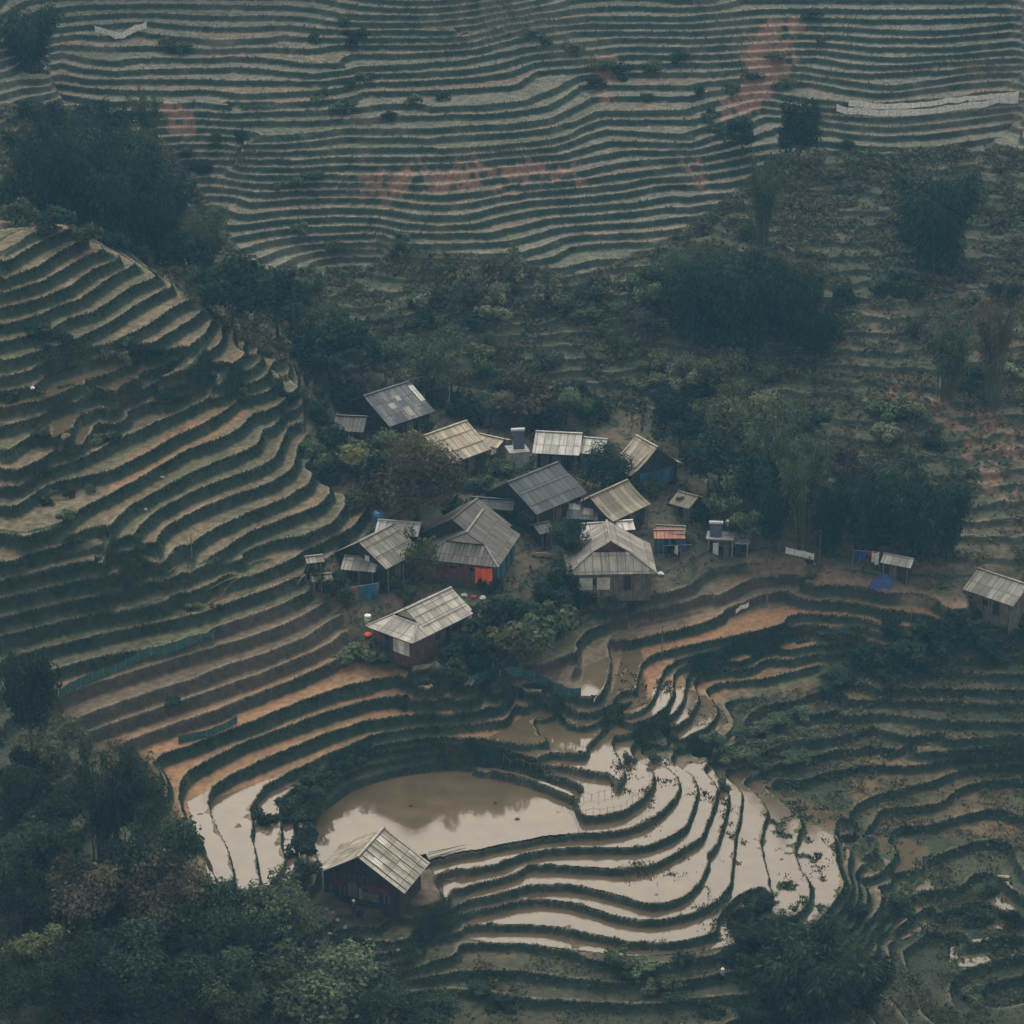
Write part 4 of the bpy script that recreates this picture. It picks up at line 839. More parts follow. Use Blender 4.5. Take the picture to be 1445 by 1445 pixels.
def crown_bamboo(seed, culms=20, per=190, spread=.42, leaf=.075, low=.12, sparse=False):
    """unit bamboo clump: arching culms with drooping sprays"""
    rg = np.random.default_rng(seed); Ps = []; D = []; B = []; paths = []
    for k in range(culms):
        a = rg.uniform(0, 2 * math.pi); s = spread * rg.uniform(.15, 1) ** .7; h = rg.uniform(.58, 1.0) * (1 - .12 * s / spread); b0 = np.array([math.cos(a), math.sin(a), 0]) * .12 * rg.random()
        t = np.linspace(0, 1, 9)[:, None]; dr = np.array([math.cos(a), math.sin(a), 0])
        path = b0 + dr * s * t ** 2.2 + np.array([0, 0, 1.]) * h * (t - .16 * (s / spread) * t ** 4); paths.append(path)
        m = int(per * rg.uniform(.6, 1.3)); tt = low + (1 - low) * rg.random(m) ** (.5 if sparse else .75)
        p = np.stack([np.interp(tt, t[:, 0], path[:, i]) for i in range(3)], 1); off = rg.normal(size=(m, 3)) * (.055 if not sparse else .035) * (1.15 - .55 * tt[:, None]); off[:, 2] -= abs(off[:, 2]) * .6
        Ps.append(p + off); D.append(off + dr * .03 + np.array([0, 0, -.05])); B.append(np.full(m, rg.uniform(.65, 1.4)))
    Pc = np.concatenate(Ps); n = len(Pc); d = np.concatenate(D) + rg.normal(size=(n, 3)) * .03; d /= np.linalg.norm(d, axis=1, keepdims=True)
    r = rg.normal(size=(n, 3)); X = np.cross(d, r); X /= np.linalg.norm(X, axis=1, keepdims=True); s = leaf * rg.uniform(.6, 1.4, (n, 1)); w = s * .30
    V = np.stack([Pc, Pc + d * s * .45 - X * w * .5, Pc + d * s, Pc + d * s * .45 + X * w * .5], 1).reshape(-1, 3)
    return V, np.arange(n * 4).reshape(n, 4), tones(n, rg, np.concatenate(B)), paths
def bush(seed, n=900, leaf=.13):
    rg = np.random.default_rng(seed); Ps = []; Ns = []; B = []
    for k in range(9):
        c = np.array([rg.normal() * .27, rg.normal() * .27, rg.uniform(.15, .55)]); m = n // 9; d = rg.normal(size=(m, 3)); d /= np.linalg.norm(d, axis=1, keepdims=True)
        Ps.append(c + d * rg.uniform(.16, .32) * (1 - .4 * rg.random((m, 1)))); Ns.append(d + rg.normal(size=(m, 3)) * .6 + [0, 0, .5]); B.append(np.full(m, rg.uniform(.65, 1.35)))
    V, F = quads_at(np.concatenate(Ps), np.concatenate(Ns), leaf, rg, .6); V[:, 2] = np.maximum(V[:, 2], -.1); return V, F, tones(len(V) // 4, rg, np.concatenate(B))
def trunk_mesh(name, seed, m, top=.62, r=.022, limbs=6):
    rg = random.Random(seed); mb = MB(); p = Vector((0, 0, -.06)); pts = [p.copy()]
    for k in range(5): p = p + Vector((rg.uniform(-.02, .02), rg.uniform(-.02, .02), (top + .06) / 5)); pts.append(p.copy())
    for k in range(5): mb.tube(pts[k], pts[k + 1], r * (1.15 - k * .17), r * (.98 - k * .17), 6, False)
    for k in range(limbs):
        a = k * 2.4; b = pts[2 + k % 3]; e = b + Vector((math.cos(a) * rg.uniform(.15, .28), math.sin(a) * rg.uniform(.15, .28), rg.uniform(.12, .28))); mid = (b + e) / 2 + Vector((0, 0, -.03))
        mb.tube(b, mid, r * .5, r * .34, 5, False); mb.tube(mid, e, r * .34, r * .12, 5, False)
    return mb.build(name, m)
def culm_mesh(name, paths, m, r=.0065):
    mb = MB()
    for p in paths:
        q = [Vector(x) for x in p]; q[0].z = -.05
        for k in range(len(q) - 1): mb.tube(q[k], q[k + 1], r * (1.1 - k * .11), r * (.99 - k * .11), 5, False)
    return mb.build(name, m)
PROTO = {}
def proto(kind, col, var):
    key = (kind, col, var)
    if key in PROTO: return PROTO[key]
    sd = hash_ = {'broad': 100, 'bamboo': 200, 'culms': 300, 'cone': 400, 'bush': 500, 'slim': 600, 'big': 700}[kind] + var
    tr = None
    if kind == 'broad': V, F, t = crown_broad(sd, 2300, leaf=.062); tr = trunk_mesh('trunk', sd, M_bark)
    elif kind == 'big': V, F, t = crown_broad(sd, 5200, lobes=24, leaf=.042); tr = trunk_mesh('trunk', sd, M_bark, .7)
    elif kind == 'cone': V, F, t = crown_broad(sd, 1500, lobes=16, leaf=.075, shape='cone'); tr = trunk_mesh('trunk', sd, M_bark, .8, .02, 3)
    elif kind == 'slim': V, F, t = crown_broad(sd, 900, lobes=11, leaf=.06); tr = trunk_mesh('trunk', sd, M_bark, .7, .014, 9)
    elif kind == 'bamboo': V, F, t, p = crown_bamboo(sd, 26, 290, spread=.38, leaf=.056); tr = culm_mesh('culms', p, M_culm)
    elif kind == 'culms': V, F, t, p = crown_bamboo(sd, 30, 120, spread=.24, leaf=.042, low=.3, sparse=True); tr = culm_mesh('culms', p, M_culm, .0075)
    else: V, F, t = bush(sd)
    key0 = ('geo', kind, var)
    cr = leafmesh('foliage' if kind == 'bush' else 'crown', V, F, t, LM[col], np.random.default_rng(1))
    PROTO[key] = (cr.data, tr.data if tr else None)
    bpy.data.objects.remove(cr)
    if tr: bpy.data.objects.remove(tr)
    return PROTO[key]
NVEG = [0]
def plant(kind, col, u, v, w, h, label, cat, group=None, var=None, name=None, base=None, yaw=None):
    """a tree or shrub standing where the survey point (u, v) meets the ground, w x h as measured"""
    NVEG[0] += 1; rg = random.Random(NVEG[0] * 13 + 5); var = rg.randrange(3) if var is None else var
    b = base or gnd(u, v); px = FPX / (b - Vector((0, 0, CZ))).length; H = h / px / .93; Wd = w / px / {'bush': 1.25, 'bamboo': .95, 'culms': .75, 'cone': .62, 'slim': .85}.get(kind, .95)
    me, tr = proto(kind, col, var); nm = name or {'bamboo': 'bamboo_clump', 'culms': 'bamboo_clump', 'bush': 'bush', 'cone': 'conical_tree'}.get(kind, 'broadleaf_tree')
    if tr is None:
        o = bpy.data.objects.new(nm, me); COL.objects.link(o); o.location = b - Vector((0, 0, .1)); o.scale = (Wd, Wd, H / .85); o.rotation_euler = (0, 0, rg.uniform(0, 6.28)); return tag(o, label, cat, group)
    t = thing(nm, b, label, cat, group); t.scale = (Wd, Wd, H); t.rotation_euler = (rg.uniform(-.05, .05), rg.uniform(-.05, .05), rg.uniform(0, 6.28) if yaw is None else yaw)
    o = bpy.data.objects.new('crown', me); COL.objects.link(o); o.parent = t
    o = bpy.data.objects.new('culms' if 'bamboo' in nm else 'trunk', tr); COL.objects.link(o); o.parent = t
    return t
def grove(kind, col, spots, label, cat, group):
    for s in spots:
        k = kind if len(s) < 5 or s[4] is None else s[4]; c = col if len(s) < 6 else s[5]; plant(k, c, s[0], s[1], s[2], s[3], label, cat, group)

# named trees, one label each
def one(kind, col, u, v, w, h, label, cat='tree', **k): return plant(kind, col, u, v, w, h, label, cat, None, **k)
one('bamboo', 'dark', 45, 98, 110, 100, 'dark hazy bamboo clump in the top left corner beyond the ridge', 'bamboo')
one('big', 'dark', 1126, 252, 66, 108, 'upright dark dense tree alone below the right-hand far terraces')
one('broad', 'dark', 1046, 222, 55, 55, 'small dark tree beside the upright dense tree on the far slope')
one('culms', 'mid', 1072, 348, 80, 150, 'tall thin-stemmed bamboo with bare culms below the red landslip', 'bamboo')
one('bamboo', 'dark', 1322, 378, 140, 165, 'largest dark feathery bamboo clump alone on the right far slope', 'bamboo')
one('culms', 'mid', 1338, 562, 110, 150, 'thin bamboo with visible culms on the scrubby right slope', 'bamboo')
one('culms', 'brown', 1400, 562, 80, 175, 'brownish dry bamboo with bare culms at the right edge', 'bamboo')
one('culms', 'mid', 625, 566, 125, 125, 'airy bamboo with bare culms behind the topmost farmhouse', 'bamboo')
one('cone', 'pale', 722, 398, 34, 56, 'pale conical tree nearest the foot of the far terraces')
one('cone', 'pale', 657, 428, 38, 56, 'pale conical tree leftmost of the three below the far terraces')
one('cone', 'pale', 770, 432, 42, 62, 'pale conical tree rightmost and lowest of the three below the far terraces')
one('cone', 'mid', 206, 372, 18, 28, 'tiny conical sapling on the left ridge crest')
one('big', 'dark', 850, 694, 82, 68, 'rounded dark green tree between the blackened roof and the swept tan roof')
one('big', 'dark', 798, 798, 60, 72, 'rounded dark green tree at the left wall of the hip-gabled mossy skirt house')
one('slim', 'olive', 588, 824, 54, 86, 'slender tree with bare forked trunk in front of the plank-roofed farmhouse')
one('broad', 'mid', 712, 868, 36, 38, 'small rounded tree in front of the blue panelled wall')
one('bush', 'yellow', 478, 655, 90, 46, 'yellow-green spreading shrub beside the topmost left terraces', 'shrub')
one('big', 'brown', 588, 742, 140, 125, 'broad brownish-green tree standing between the tan roof and the plank roof')
one('big', 'olive', 592, 690, 90, 80, 'olive leafy tree covering the left end of the tan farmhouse roof')
one('broad', 'dark', 540, 705, 85, 75, 'dark bushy tree on the village edge left of the brownish tree')
one('big', 'mid', 445, 1448, 170, 118, 'broad green rounded tree at the bottom edge below the timber hut')
one('broad', 'olive', 58, 1392, 100, 92, 'lighter olive leafy tree in the bottom left corner')
one('big', 'mid', 398, 1345, 120, 112, 'bushy green tree at the foot of the left flooded channels')
one('big', 'dark', 45, 1075, 80, 170, 'tall dark tree at the left edge below the green netting')
one('big', 'brown', 238, 1330, 130, 130, 'reddish-brown leafed tree in the lower left wood')
one('culms', 'dark', 148, 1215, 130, 195, 'tall dark bamboo with crowded culms at the left of the flooded channels', 'bamboo')
one('culms', 'dark', 205, 1200, 100, 165, 'shorter culm bamboo leaning over the lower end of the muddy left terraces', 'bamboo')
one('bamboo', 'dark', 1152, 1440, 190, 165, 'huge dark feathery bamboo at the bottom edge under the weedy paddies', 'bamboo')
one('bamboo', 'dark', 1296, 778, 150, 165, 'massive dark bamboo clump behind the small goat shed', 'bamboo')
one('bamboo', 'dark', 1222, 776, 110, 140, 'dark bamboo clump behind the laundry line', 'bamboo')
one('culms', 'mid', 1135, 770, 100, 170, 'tall bamboo with pale culms above the white sheet fence', 'bamboo')
one('broad', 'mid', 1022, 742, 70, 80, 'leafy green tree behind the concrete washhouse')
one('big', 'olive', 1042, 652, 100, 118, 'olive feathery tree right of the swept tan roof')
one('culms', 'mid', 430, 610, 14, 85, 'thin spindly tree on the crest of the left terraces', 'tree', name='broadleaf_tree')
# groves: trees that nothing tells apart share a label
grove('bamboo', 'dark', [(70, 305, 130, 150), (125, 318, 130, 150), (182, 352, 140, 180), (228, 372, 90, 150), (100, 225, 110, 90), (58, 215, 90, 80), (152, 215, 100, 80), (205, 300, 90, 120, 'culms', 'mid'), (212, 215, 60, 100, 'culms', 'mid'), (150, 275, 120, 110), (240, 335, 80, 120), (40, 250, 80, 90, 'bamboo', 'brown'), (30, 318, 60, 40, 'bush', 'mid'), (75, 325, 60, 36, 'bush', 'dark'), (120, 340, 50, 30, 'bush', 'mid'), (160, 352, 50, 30, 'bush', 'dark'), (20, 285, 50, 50, 'bush', 'dark'), (110, 270, 110, 90, 'bamboo', 'mid'), (180, 250, 90, 80, 'bamboo', 'mid')],
      'dark bamboo in the dense hazy grove behind the left ridge', 'bamboo', 'bamboo grove behind the left ridge')
grove('broad', 'dark', [(262, 395, 80, 80), (292, 385, 90, 110, 'culms', 'mid'), (330, 470, 115, 115), (392, 475, 105, 110), (362, 430, 80, 70, 'broad', 'mid'), (440, 515, 90, 90, 'broad', 'mid'), (472, 545, 110, 95), (510, 530, 80, 80), (330, 420, 60, 60, 'broad', 'mid'), (420, 450, 70, 60, 'bush', 'mid'), (300, 425, 60, 55), (455, 480, 70, 60, 'bamboo', 'mid'), (545, 540, 60, 60, 'broad', 'mid')],
      'dark bushy tree in the gully strip beyond the left terrace crest', 'tree', 'trees in the gully beyond the left terraces')
grove('bamboo', 'dark', [(985, 475, 145, 135), (1052, 488, 150, 150), (1112, 480, 130, 130), (1152, 498, 90, 90), (935, 450, 85, 85, 'broad', 'mid'), (1012, 425, 110, 90, 'bamboo', 'mid'), (1095, 425, 100, 80, 'bamboo', 'brown'), (1140, 440, 60, 70, 'bamboo', 'brown'), (900, 420, 60, 45, 'bush', 'mid'), (960, 400, 70, 60, 'bamboo', 'mid')],
      'dark tree in the large dense grove in the middle of the far slope', 'tree', 'dense grove on the middle of the far slope')
grove('broad', 'mid', [(975, 565, 65, 70, 'broad', 'pale'), (1012, 562, 75, 78, 'broad', 'olive'), (958, 645, 85, 90, 'broad', 'dark'), (1000, 702, 85, 95, 'broad', 'dark'), (1092, 702, 120, 150, 'culms', 'mid'), (1062, 735, 85, 115, 'broad', 'dark'), (1172, 778, 85, 130, 'bamboo', 'dark'), (1050, 775, 60, 60), (1190, 705, 70, 80, 'broad', 'brown'), (1100, 640, 100, 90, 'bamboo', 'mid'), (990, 620, 70, 70, 'broad', 'olive'), (1150, 690, 80, 90, 'bamboo', 'mid'), (1335, 782, 70, 115, 'bamboo', 'dark'), (1250, 740, 90, 90, 'bamboo', 'mid'), (1090, 760, 70, 100, 'bamboo', 'dark'), (940, 590, 60, 50, 'broad', 'dark'), (1035, 700, 70, 80, 'broad', 'mid')],
      'leafy tree in the thick belt of trees behind the dirt path and washhouse', 'tree', 'belt of trees behind the dirt path')
grove('big', 'dark', [(232, 1262, 105, 135), (62, 1262, 115, 130), (128, 1322, 120, 120, 'big', 'brown'), (172, 1410, 130, 115), (282, 1350, 110, 115), (302, 1425, 120, 110), (105, 1430, 110, 100), (30, 1320, 90, 110), (90, 1180, 80, 90), (330, 1300, 60, 56, 'big', 'dark'), (330, 1455, 95, 90, 'big', 'mid'), (522, 1448, 100, 85), (225, 1450, 110, 80), (20, 1450, 90, 90), (35, 1180, 80, 100), (180, 1290, 100, 100), (600, 1470, 100, 70), (40, 1125, 70, 70, 'broad', 'dark'), (350, 1385, 90, 90), (420, 1395, 80, 70)],
      'dark leafy tree in the shadowy wood filling the lower left', 'tree', 'trees of the lower left wood')
grove('bamboo', 'dark', [(1095, 1425, 110, 110), (1215, 1425, 110, 110), (1180, 1375, 100, 80), (1115, 1370, 80, 70), (1060, 1450, 80, 60), (1048, 1338, 60, 46), (1075, 1345, 70, 56), (1035, 1360, 46, 34), (1060, 1296, 50, 34), (1082, 1284, 44, 30), (1110, 1335, 60, 50)],
      'dark feathery bush in the thicket at the bottom edge under the weedy paddies', 'bush', 'thicket at the bottom right edge')
grove('bush', 'dark', [(692, 600, 80, 60, 'broad', 'mid'), (742, 605, 110, 85, 'broad', 'brown'), (798, 602, 70, 55, 'broad', 'mid'), (660, 590, 60, 45), (720, 580, 70, 50, 'broad', 'dark'), (830, 590, 60, 40), (780, 570, 60, 40), (770, 610, 60, 40)],
      'brownish bush in the thicket behind the concrete water tower', 'bush', 'thicket behind the village')
grove('bush', 'dark', [(735, 886, 66, 44), (770, 860, 70, 60), (700, 880, 60, 50), (760, 905, 80, 55, 'bush', 'mid'), (720, 915, 90, 50, 'bush', 'olive'), (800, 845, 60, 55), (830, 852, 50, 22), (675, 905, 50, 40), (690, 940, 60, 40), (650, 925, 55, 40), (868, 848, 46, 16, 'bush', 'mid'), (785, 890, 60, 45), (640, 960, 60, 36), (905, 825, 40, 30, 'bush', 'olive'), (690, 835, 40, 30), (740, 925, 60, 36, 'bush', 'yellow'), (770, 880, 50, 40, 'bush', 'olive')],
      'dark shrub in the overgrown garden below the orange cloth house', 'shrub', 'garden shrubs below the village')
grove('bush', 'dark', [(405, 1160, 60, 26), (418, 1205, 46, 28), (432, 1185, 40, 22), (428, 1128, 50, 26), (452, 1106, 50, 22), (380, 1163, 40, 22), (428, 1236, 44, 28), (470, 1096, 36, 18), (500, 1082, 36, 18), (400, 1140, 40, 22), (440, 1148, 30, 16)],
      'dark shrub on the pond bank beside the flooded channels', 'shrub', 'shrubs on the pond bank')
grove('bush', 'dark', [(1190, 965, 50, 22), (1235, 945, 60, 28), (1280, 930, 66, 36), (1325, 920, 70, 38), (1380, 912, 46, 26), (1260, 900, 44, 26), (1350, 885, 50, 24), (1212, 935, 46, 22), (1310, 895, 50, 28), (1175, 980, 40, 16), (1250, 960, 50, 20), (1300, 950, 40, 16), (1400, 935, 40, 18)],
      'dark sprawling shrub on the overgrown bank among the right terraces', 'shrub', 'shrubs on the right bank')
grove('bush', 'mid', [(1030, 1070, 50, 16), (1058, 1056, 50, 16), (1090, 1045, 44, 14), (1010, 1046, 34, 16), (1070, 1080, 40, 14), (1120, 1076, 44, 14), (925, 1075, 24, 16), (890, 1078, 22, 16), (1022, 1118, 22, 20), (1150, 1036, 40, 13), (1100, 1018, 40, 13), (1045, 1040, 40, 14), (1075, 1030, 40, 14), (1130, 1010, 40, 12)],
      'low shrub on the rough ridge between the flooded paddies and the right terraces', 'shrub', 'shrubs on the right ridge')
grove('bush', 'mid', [(485, 650, 60, 40), (510, 670, 60, 40), (540, 640, 60, 40), (560, 660, 60, 40, 'bush', 'olive'), (500, 720, 50, 34), (520, 700, 50, 34), (630, 690, 60, 44), (650, 665, 40, 26), (700, 670, 50, 24), (740, 660, 40, 20), (680, 690, 50, 26), (640, 740, 50, 40, 'bush', 'dark'), (465, 630, 60, 36, 'bush', 'dark'), (450, 600, 50, 36, 'bush', 'dark'), (480, 570, 50, 34, 'bush', 'dark'), (600, 610, 40, 26), (590, 770, 40, 36, 'bush', 'dark'), (610, 780, 30, 30, 'bush', 'dark'), (470, 830, 50, 30, 'bush', 'dark'), (490, 850, 40, 26), (540, 830, 40, 24), (440, 815, 40, 24, 'bush', 'dark'), (505, 930, 60, 24, 'bush', 'mid'), (540, 925, 60, 26), (575, 845, 30, 22), (650, 880, 30, 22, 'bush', 'dark'), (940, 770, 30, 22), (970, 770, 30, 24), (880, 690, 50, 26, 'bush', 'mid'), (920, 695, 40, 24), (960, 720, 50, 30, 'bush', 'dark'), (985, 735, 40, 30, 'bush', 'dark'), (455, 665, 50, 30), (440, 640, 40, 26)],
      'green shrub growing among the village houses', 'shrub', 'shrubs among the houses')
rg = random.Random(5); spots_ = []
while len(spots_) < 70:
    u, v = rg.uniform(280, 1440), rg.uniform(330, 640)
    if u < 560 and v > 330 + (u - 280) * .75 + 20: continue
    if v < 395 - (u > 960) * 70 and not (u < 460) and u < 965: continue
    if 560 < u < 960 and v > 600: continue
    if rg.random() < .45 and u > 1150: continue
    spots_.append((u, v, rg.uniform(26, 62), rg.uniform(16, 34), 'bush', rg.choice(['dark', 'mid', 'mid', 'olive', 'dark', 'pale'])))
grove('bush', 'mid', spots_, 'scrubby bush on the rough slope behind the village', 'bush', 'bushes on the slope behind the village')
spots_ = []
for u0, v0, n in ((500, 60, 9), (600, 150, 6), (870, 130, 12), (470, 150, 10), (1010, 180, 9), (330, 215, 8), (430, 260, 6), (520, 350, 7), (1060, 110, 8), (1170, 60, 6), (770, 55, 5), (1200, 230, 5), (250, 60, 6), (930, 90, 4)):
    for _ in range(int(n * .62)): spots_.append((u0 + rg.gauss(0, 32), v0 + rg.gauss(0, 20), rg.uniform(16, 36), rg.uniform(9, 18), 'bush', rg.choice(['dark', 'mid', 'mid'])))
grove('bush', 'mid', spots_, 'small hazy bush in a weedy gully of the far terraces', 'bush', 'bushes on the far terraces')
spots_ = [(rg.uniform(30, 420), 0, 0, 0) for _ in range(0)]
for u0, v0, n in ((60, 490, 8), (100, 700, 8), (60, 760, 4), (215, 790, 4), (260, 560, 3), (290, 860, 5), (240, 990, 3), (120, 620, 6), (350, 560, 4), (370, 500, 4), (150, 500, 6), (200, 500, 5), (400, 560, 4), (600, 990, 3), (640, 985, 3), (40, 560, 5)):
    for _ in range(int(n * .5)): spots_.append((u0 + rg.gauss(0, 26), v0 + rg.gauss(0, 9), rg.uniform(16, 36), rg.uniform(9, 18), 'bush', rg.choice(['dark', 'mid', 'dark'])))
grove('bush', 'mid', spots_, 'low weedy bush on an earth bank of the left terraces', 'bush', 'bushes on the left terraces')
spots_ = []
for _ in range(26): u = rg.uniform(560, 1440); spots_.append((u, rg.uniform(1352, 1440) if u < 1200 else rg.uniform(1240, 1440), rg.uniform(24, 52), rg.uniform(12, 24), 'bush', rg.choice(['dark', 'dark', 'mid'])))
grove('bush', 'dark', spots_, 'dark low bush on the lowest terraces along the bottom edge', 'bush', 'bushes on the lowest terraces')

# grass on the earth banks and weeds on the rough slopes: uncountable
def scatter(name, weight, n, size, lean, colf, m, asp=.28, seed=3, tri=True, lift=.0):
    rg = np.random.default_rng(seed); area = (np.gradient(YY)[:, None] * np.gradient(TT)[None] * GY)
    w = (weight * area * (FU > -40) * (FU < 1485) * (FV > -30) * (FV < 1480)); w = w / GY ** 1.2 * 300; cs = np.cumsum(w.ravel()); k = np.searchsorted(cs, rg.random(n) * cs[-1]).clip(0, NR * NC - 1)
    r = k // NC; c = k % NC; r = np.minimum(r, NR - 2); c = np.minimum(c, NC - 2); fr = rg.random(n); fc = rg.random(n)
    bl = lambda A_: (A_[r, c] * (1 - fc) + A_[r, c + 1] * fc) * (1 - fr) + (A_[r + 1, c] * (1 - fc) + A_[r + 1, c + 1] * fc) * fr
    Pb = np.stack([bl(GX), bl(GY), bl(Z) - .02], 1); s = size * rg.uniform(.5, 1.5, n)[:, None] * (Pb[:, 1:2] / 290)
    a = rg.uniform(0, 2 * math.pi, n); X = np.stack([np.cos(a), np.sin(a), np.zeros(n)], 1); up = np.stack([rg.normal(0, lean, n), rg.normal(-.15, lean, n), np.ones(n)], 1)
    col = colf(colr.reshape(-1, 3)[k], rg, n)
    if tri:
        V = np.stack([Pb - X * s * asp, Pb + X * s * asp, Pb + up * s], 1).reshape(-1, 3); return tag(mesh_np(name, V, None, m, {'Col': np.repeat(col, 3, 0)}, F3=np.arange(n * 3).reshape(n, 3)), kind='stuff')
    Nn = up + rg.normal(size=(n, 3)) * .5; V, F = quads_at(Pb + up * s * rg.random((n, 1)) * lift, Nn, 1., rg, .6); V = (V.reshape(n, 4, 3) - (Pb + up * s * 0)[:, None]) ; V = V * s[:, None] + Pb[:, None]
    return tag(mesh_np(name, V.reshape(-1, 3), F, m, {'Col': np.repeat(col, 4, 0)}), kind='stuff')
M_grass = leaf_mat('grass_blades', (1, 1, 1), obrand=0)
inv = np.isin(lab, (0, 1, 3, 4)) * 1.0
gcol = lambda c, rg, n: c * rg.uniform(.55, 1.5, (n, 1)) * np.stack([rg.uniform(.9, 1.15, n), np.ones(n), rg.uniform(.8, 1.1, n)], 1)
dryw = (1 - wetsoft) * (1 - pondm)
scatter('bank_grass', np.where(lab == 1, .07, inv) * np.clip(1 - TR * 1.6 - EDGE, 0, 1) * (1 - brownbank * .7) * (1 - slide * .6) * dryw, 330000, .21, .6, lambda c, rg, n: gcol(np.minimum(c, [.042, .050, .030]), rg, n), M_grass, .22, 3)
scatter('stubble', inv * TR * (.35 + .5 * (lab == 4)) * dryw * (1 - orange * .6) * (1 - brownbank * .8), 120000, .13, .4, gcol, M_grass, .2, 4)
scatter('paddy_stubble', WET * TRS * (GU > 860) * np.clip(n7 * 1.4 + n6 * .8 - .15 + .5 * np.clip(weedy, 0, 1), 0, 1) * (1 - pondm), 9000, .22, .6, lambda c, rg, n: np.array([.035, .042, .022]) * rg.uniform(.5, 1.5, (n, 1)), M_grass, .5, 8)
wcol = lambda c, rg, n: (c * .55 + np.array([.068, .072, .040]) * .5) * rg.uniform(.5, 1.7, (n, 1)) * np.stack([rg.uniform(.9, 1.25, n), np.ones(n), rg.uniform(.8, 1.1, n)], 1)
clump = np.clip(vnoise(GX, GY, 3, 41, 3) * 1.6 + .45, .03, 1)
roofs = np.zeros(E.shape)
scatter('weeds', (np.isin(lab, (2,)) * .75 * (1 - slide * .7) * np.where((GU > 1150) & (GV > 420), .5, 1.1) + (lab == 4) * (.28 + .5 * ((GU > 1150) & (GV > 1240))) + low * .3 + (lab == 5) * .15 * (GY < 466) + wood * .6) * clump * dryw, 200000, .42, .5, wcol, M_grass, .3, 5, tri=False, lift=1.2)
# ------------------------------------------------------------------ water tower, heaters, tanks, washhouse
UP = Vector((0, 0, 1))
def frame_at(p, yaw):
    x = Vector((math.cos(yaw), math.sin(yaw), 0)); return p, x, Vector((-x.y, x.x, 0))
def solar_heater(p, yaw, label, legs=1.0, sc=1.):
    p, x, y = frame_at(Vector(p), yaw); t = thing('solar_water_heater', p, label, 'solar heater'); L = 1.7 * sc
    f = MB()
    for sx in (-1, 1):
        f.beam(p + x * sx * L * .4 + y * .6, p + x * sx * L * .4 + y * .6 + UP * (legs + .75), .06); f.beam(p + x * sx * L * .4 - y * .75, p + x * sx * L * .4 + y * .55 + UP * (legs + .6), .06); f.beam(p + x * sx * L * .4 - y * .75, p + x * sx * L * .4 + y * .6, .05)
    f.beam(p - x * L * .4 + y * .6, p + x * L * .4 + y * .6, .05); f.build('stand', M_steel, t)
    c = MB(); c.tube(p - x * L * .56 + y * .62 + UP * (legs + .85), p + x * L * .56 + y * .62 + UP * (legs + .85), .24 * sc, n=14); tk = c.build('tank', M_white, t, True)
    g = MB(); a = p - x * L * .46 - y * .72 + UP * .12; nrm = (y * 1.28 + UP * (legs + .5)); th = x.cross(nrm).normalized() * .05
    g.box(a, x * L * .92, nrm, th); g.build('collector', M_glass, t)
    tb = MB()
    for k in range(9): q = a + th * 1.3 + x * L * .92 * (k + .5) / 9; tb.tube(q, q + nrm, .028, n=5)
    tb.build('glass_tubes', M_glass, t); return t
def steel_tank(p, axis, r, h, label, stand):
    p = Vector(p); t = thing('water_tank', p, label, 'water tank')
    q = MB(); b = p + UP * stand
    if axis == 'z':
        for k, (z0, z1, r0, r1) in enumerate(((0, .1, r * .9, r), (.1, .88, r, r), (.88, 1, r, r * .45))): q.tube(b + UP * h * z0, b + UP * h * z1, r0, r1, 16)
        q.build('tank', M_steel, t, True); l = MB(); l.tube(b + UP * h, b + UP * (h + .12), r * .42, n=12); l.build('lid', M_dark, t)
    else:
        ax = Vector(axis).normalized(); q.tube(b - ax * h / 2 + UP * r, b + ax * h / 2 + UP * r, r, n=16)
        for s in (-1, 1): q.tube(b + ax * s * h / 2 + UP * r, b + ax * s * (h / 2 + .14) + UP * r, r, r * .5, 16)
        q.build('tank', M_steel, t, True)
    s = MB()
    for i in (-1, 1):
        for j in (-1, 1): s.beam(p + Vector((i * r * .7, j * r * .7, -.3)), p + Vector((i * r * .7, j * r * .7, stand + .05)), .08)
    s.beam(p + Vector((-r, 0, stand - .05)), p + Vector((r, 0, stand - .05)), .08); s.build('stand', M_wood, t); return t
# tower of concrete with a heater on it
b = gnd(730, 658); t = thing('water_tower', b, 'square bare concrete water tower with a small pale roof between two farmhouses', 'water tower'); q = MB(); p, x, y = frame_at(b, R(14)); w = 1.35
q.box(p - x * w - y * w - UP * .8, x * 2 * w, y * 2 * w, UP * 3.3); q.build('tank_wall', W_conc, t); q = MB(); q.box(p - x * (w + .12) - y * (w + .12) + UP * 2.5, x * 2 * (w + .12), y * 2 * (w + .12), UP * .14); q.build('cover_slab', W_conc, t)
q = MB(); q.tube(p - x * .9 - y * (w + .06), p - x * .9 - y * (w + .06) + UP * 2.6, .05); q.build('pipe', M_steel, t)
solar_heater(b + UP * 2.65 + Vector((.15, .1, 0)), R(8), 'solar heater with white tank standing on the concrete water tower', 1.7)
b = gnd(789, 660); steel_tank(b, 'z', .42, 1.5, 'upright stainless water tank on a stand behind the blackened slate roof', 1.6)
b = gnd(1015, 786); p, x, y = frame_at(b, R(-7)); t = thing('washhouse', b, 'flat-roofed concrete washhouse with two open rooms above the mud terraces', 'washhouse')
q = MB()
for o_, dx_, dy_ in ((p - x * 1.5, 3.2, .15), ):
    q.box(p - x * 1.6 + y * 2.0 - UP * .6, x * 5.4, y * .15, UP * 3.1)
for k in (-1.6, 1.62, 3.65): q.box(p + x * k - UP * .6, x * .16, y * 2.0, UP * (3.1 if k < 3 else 2.6))
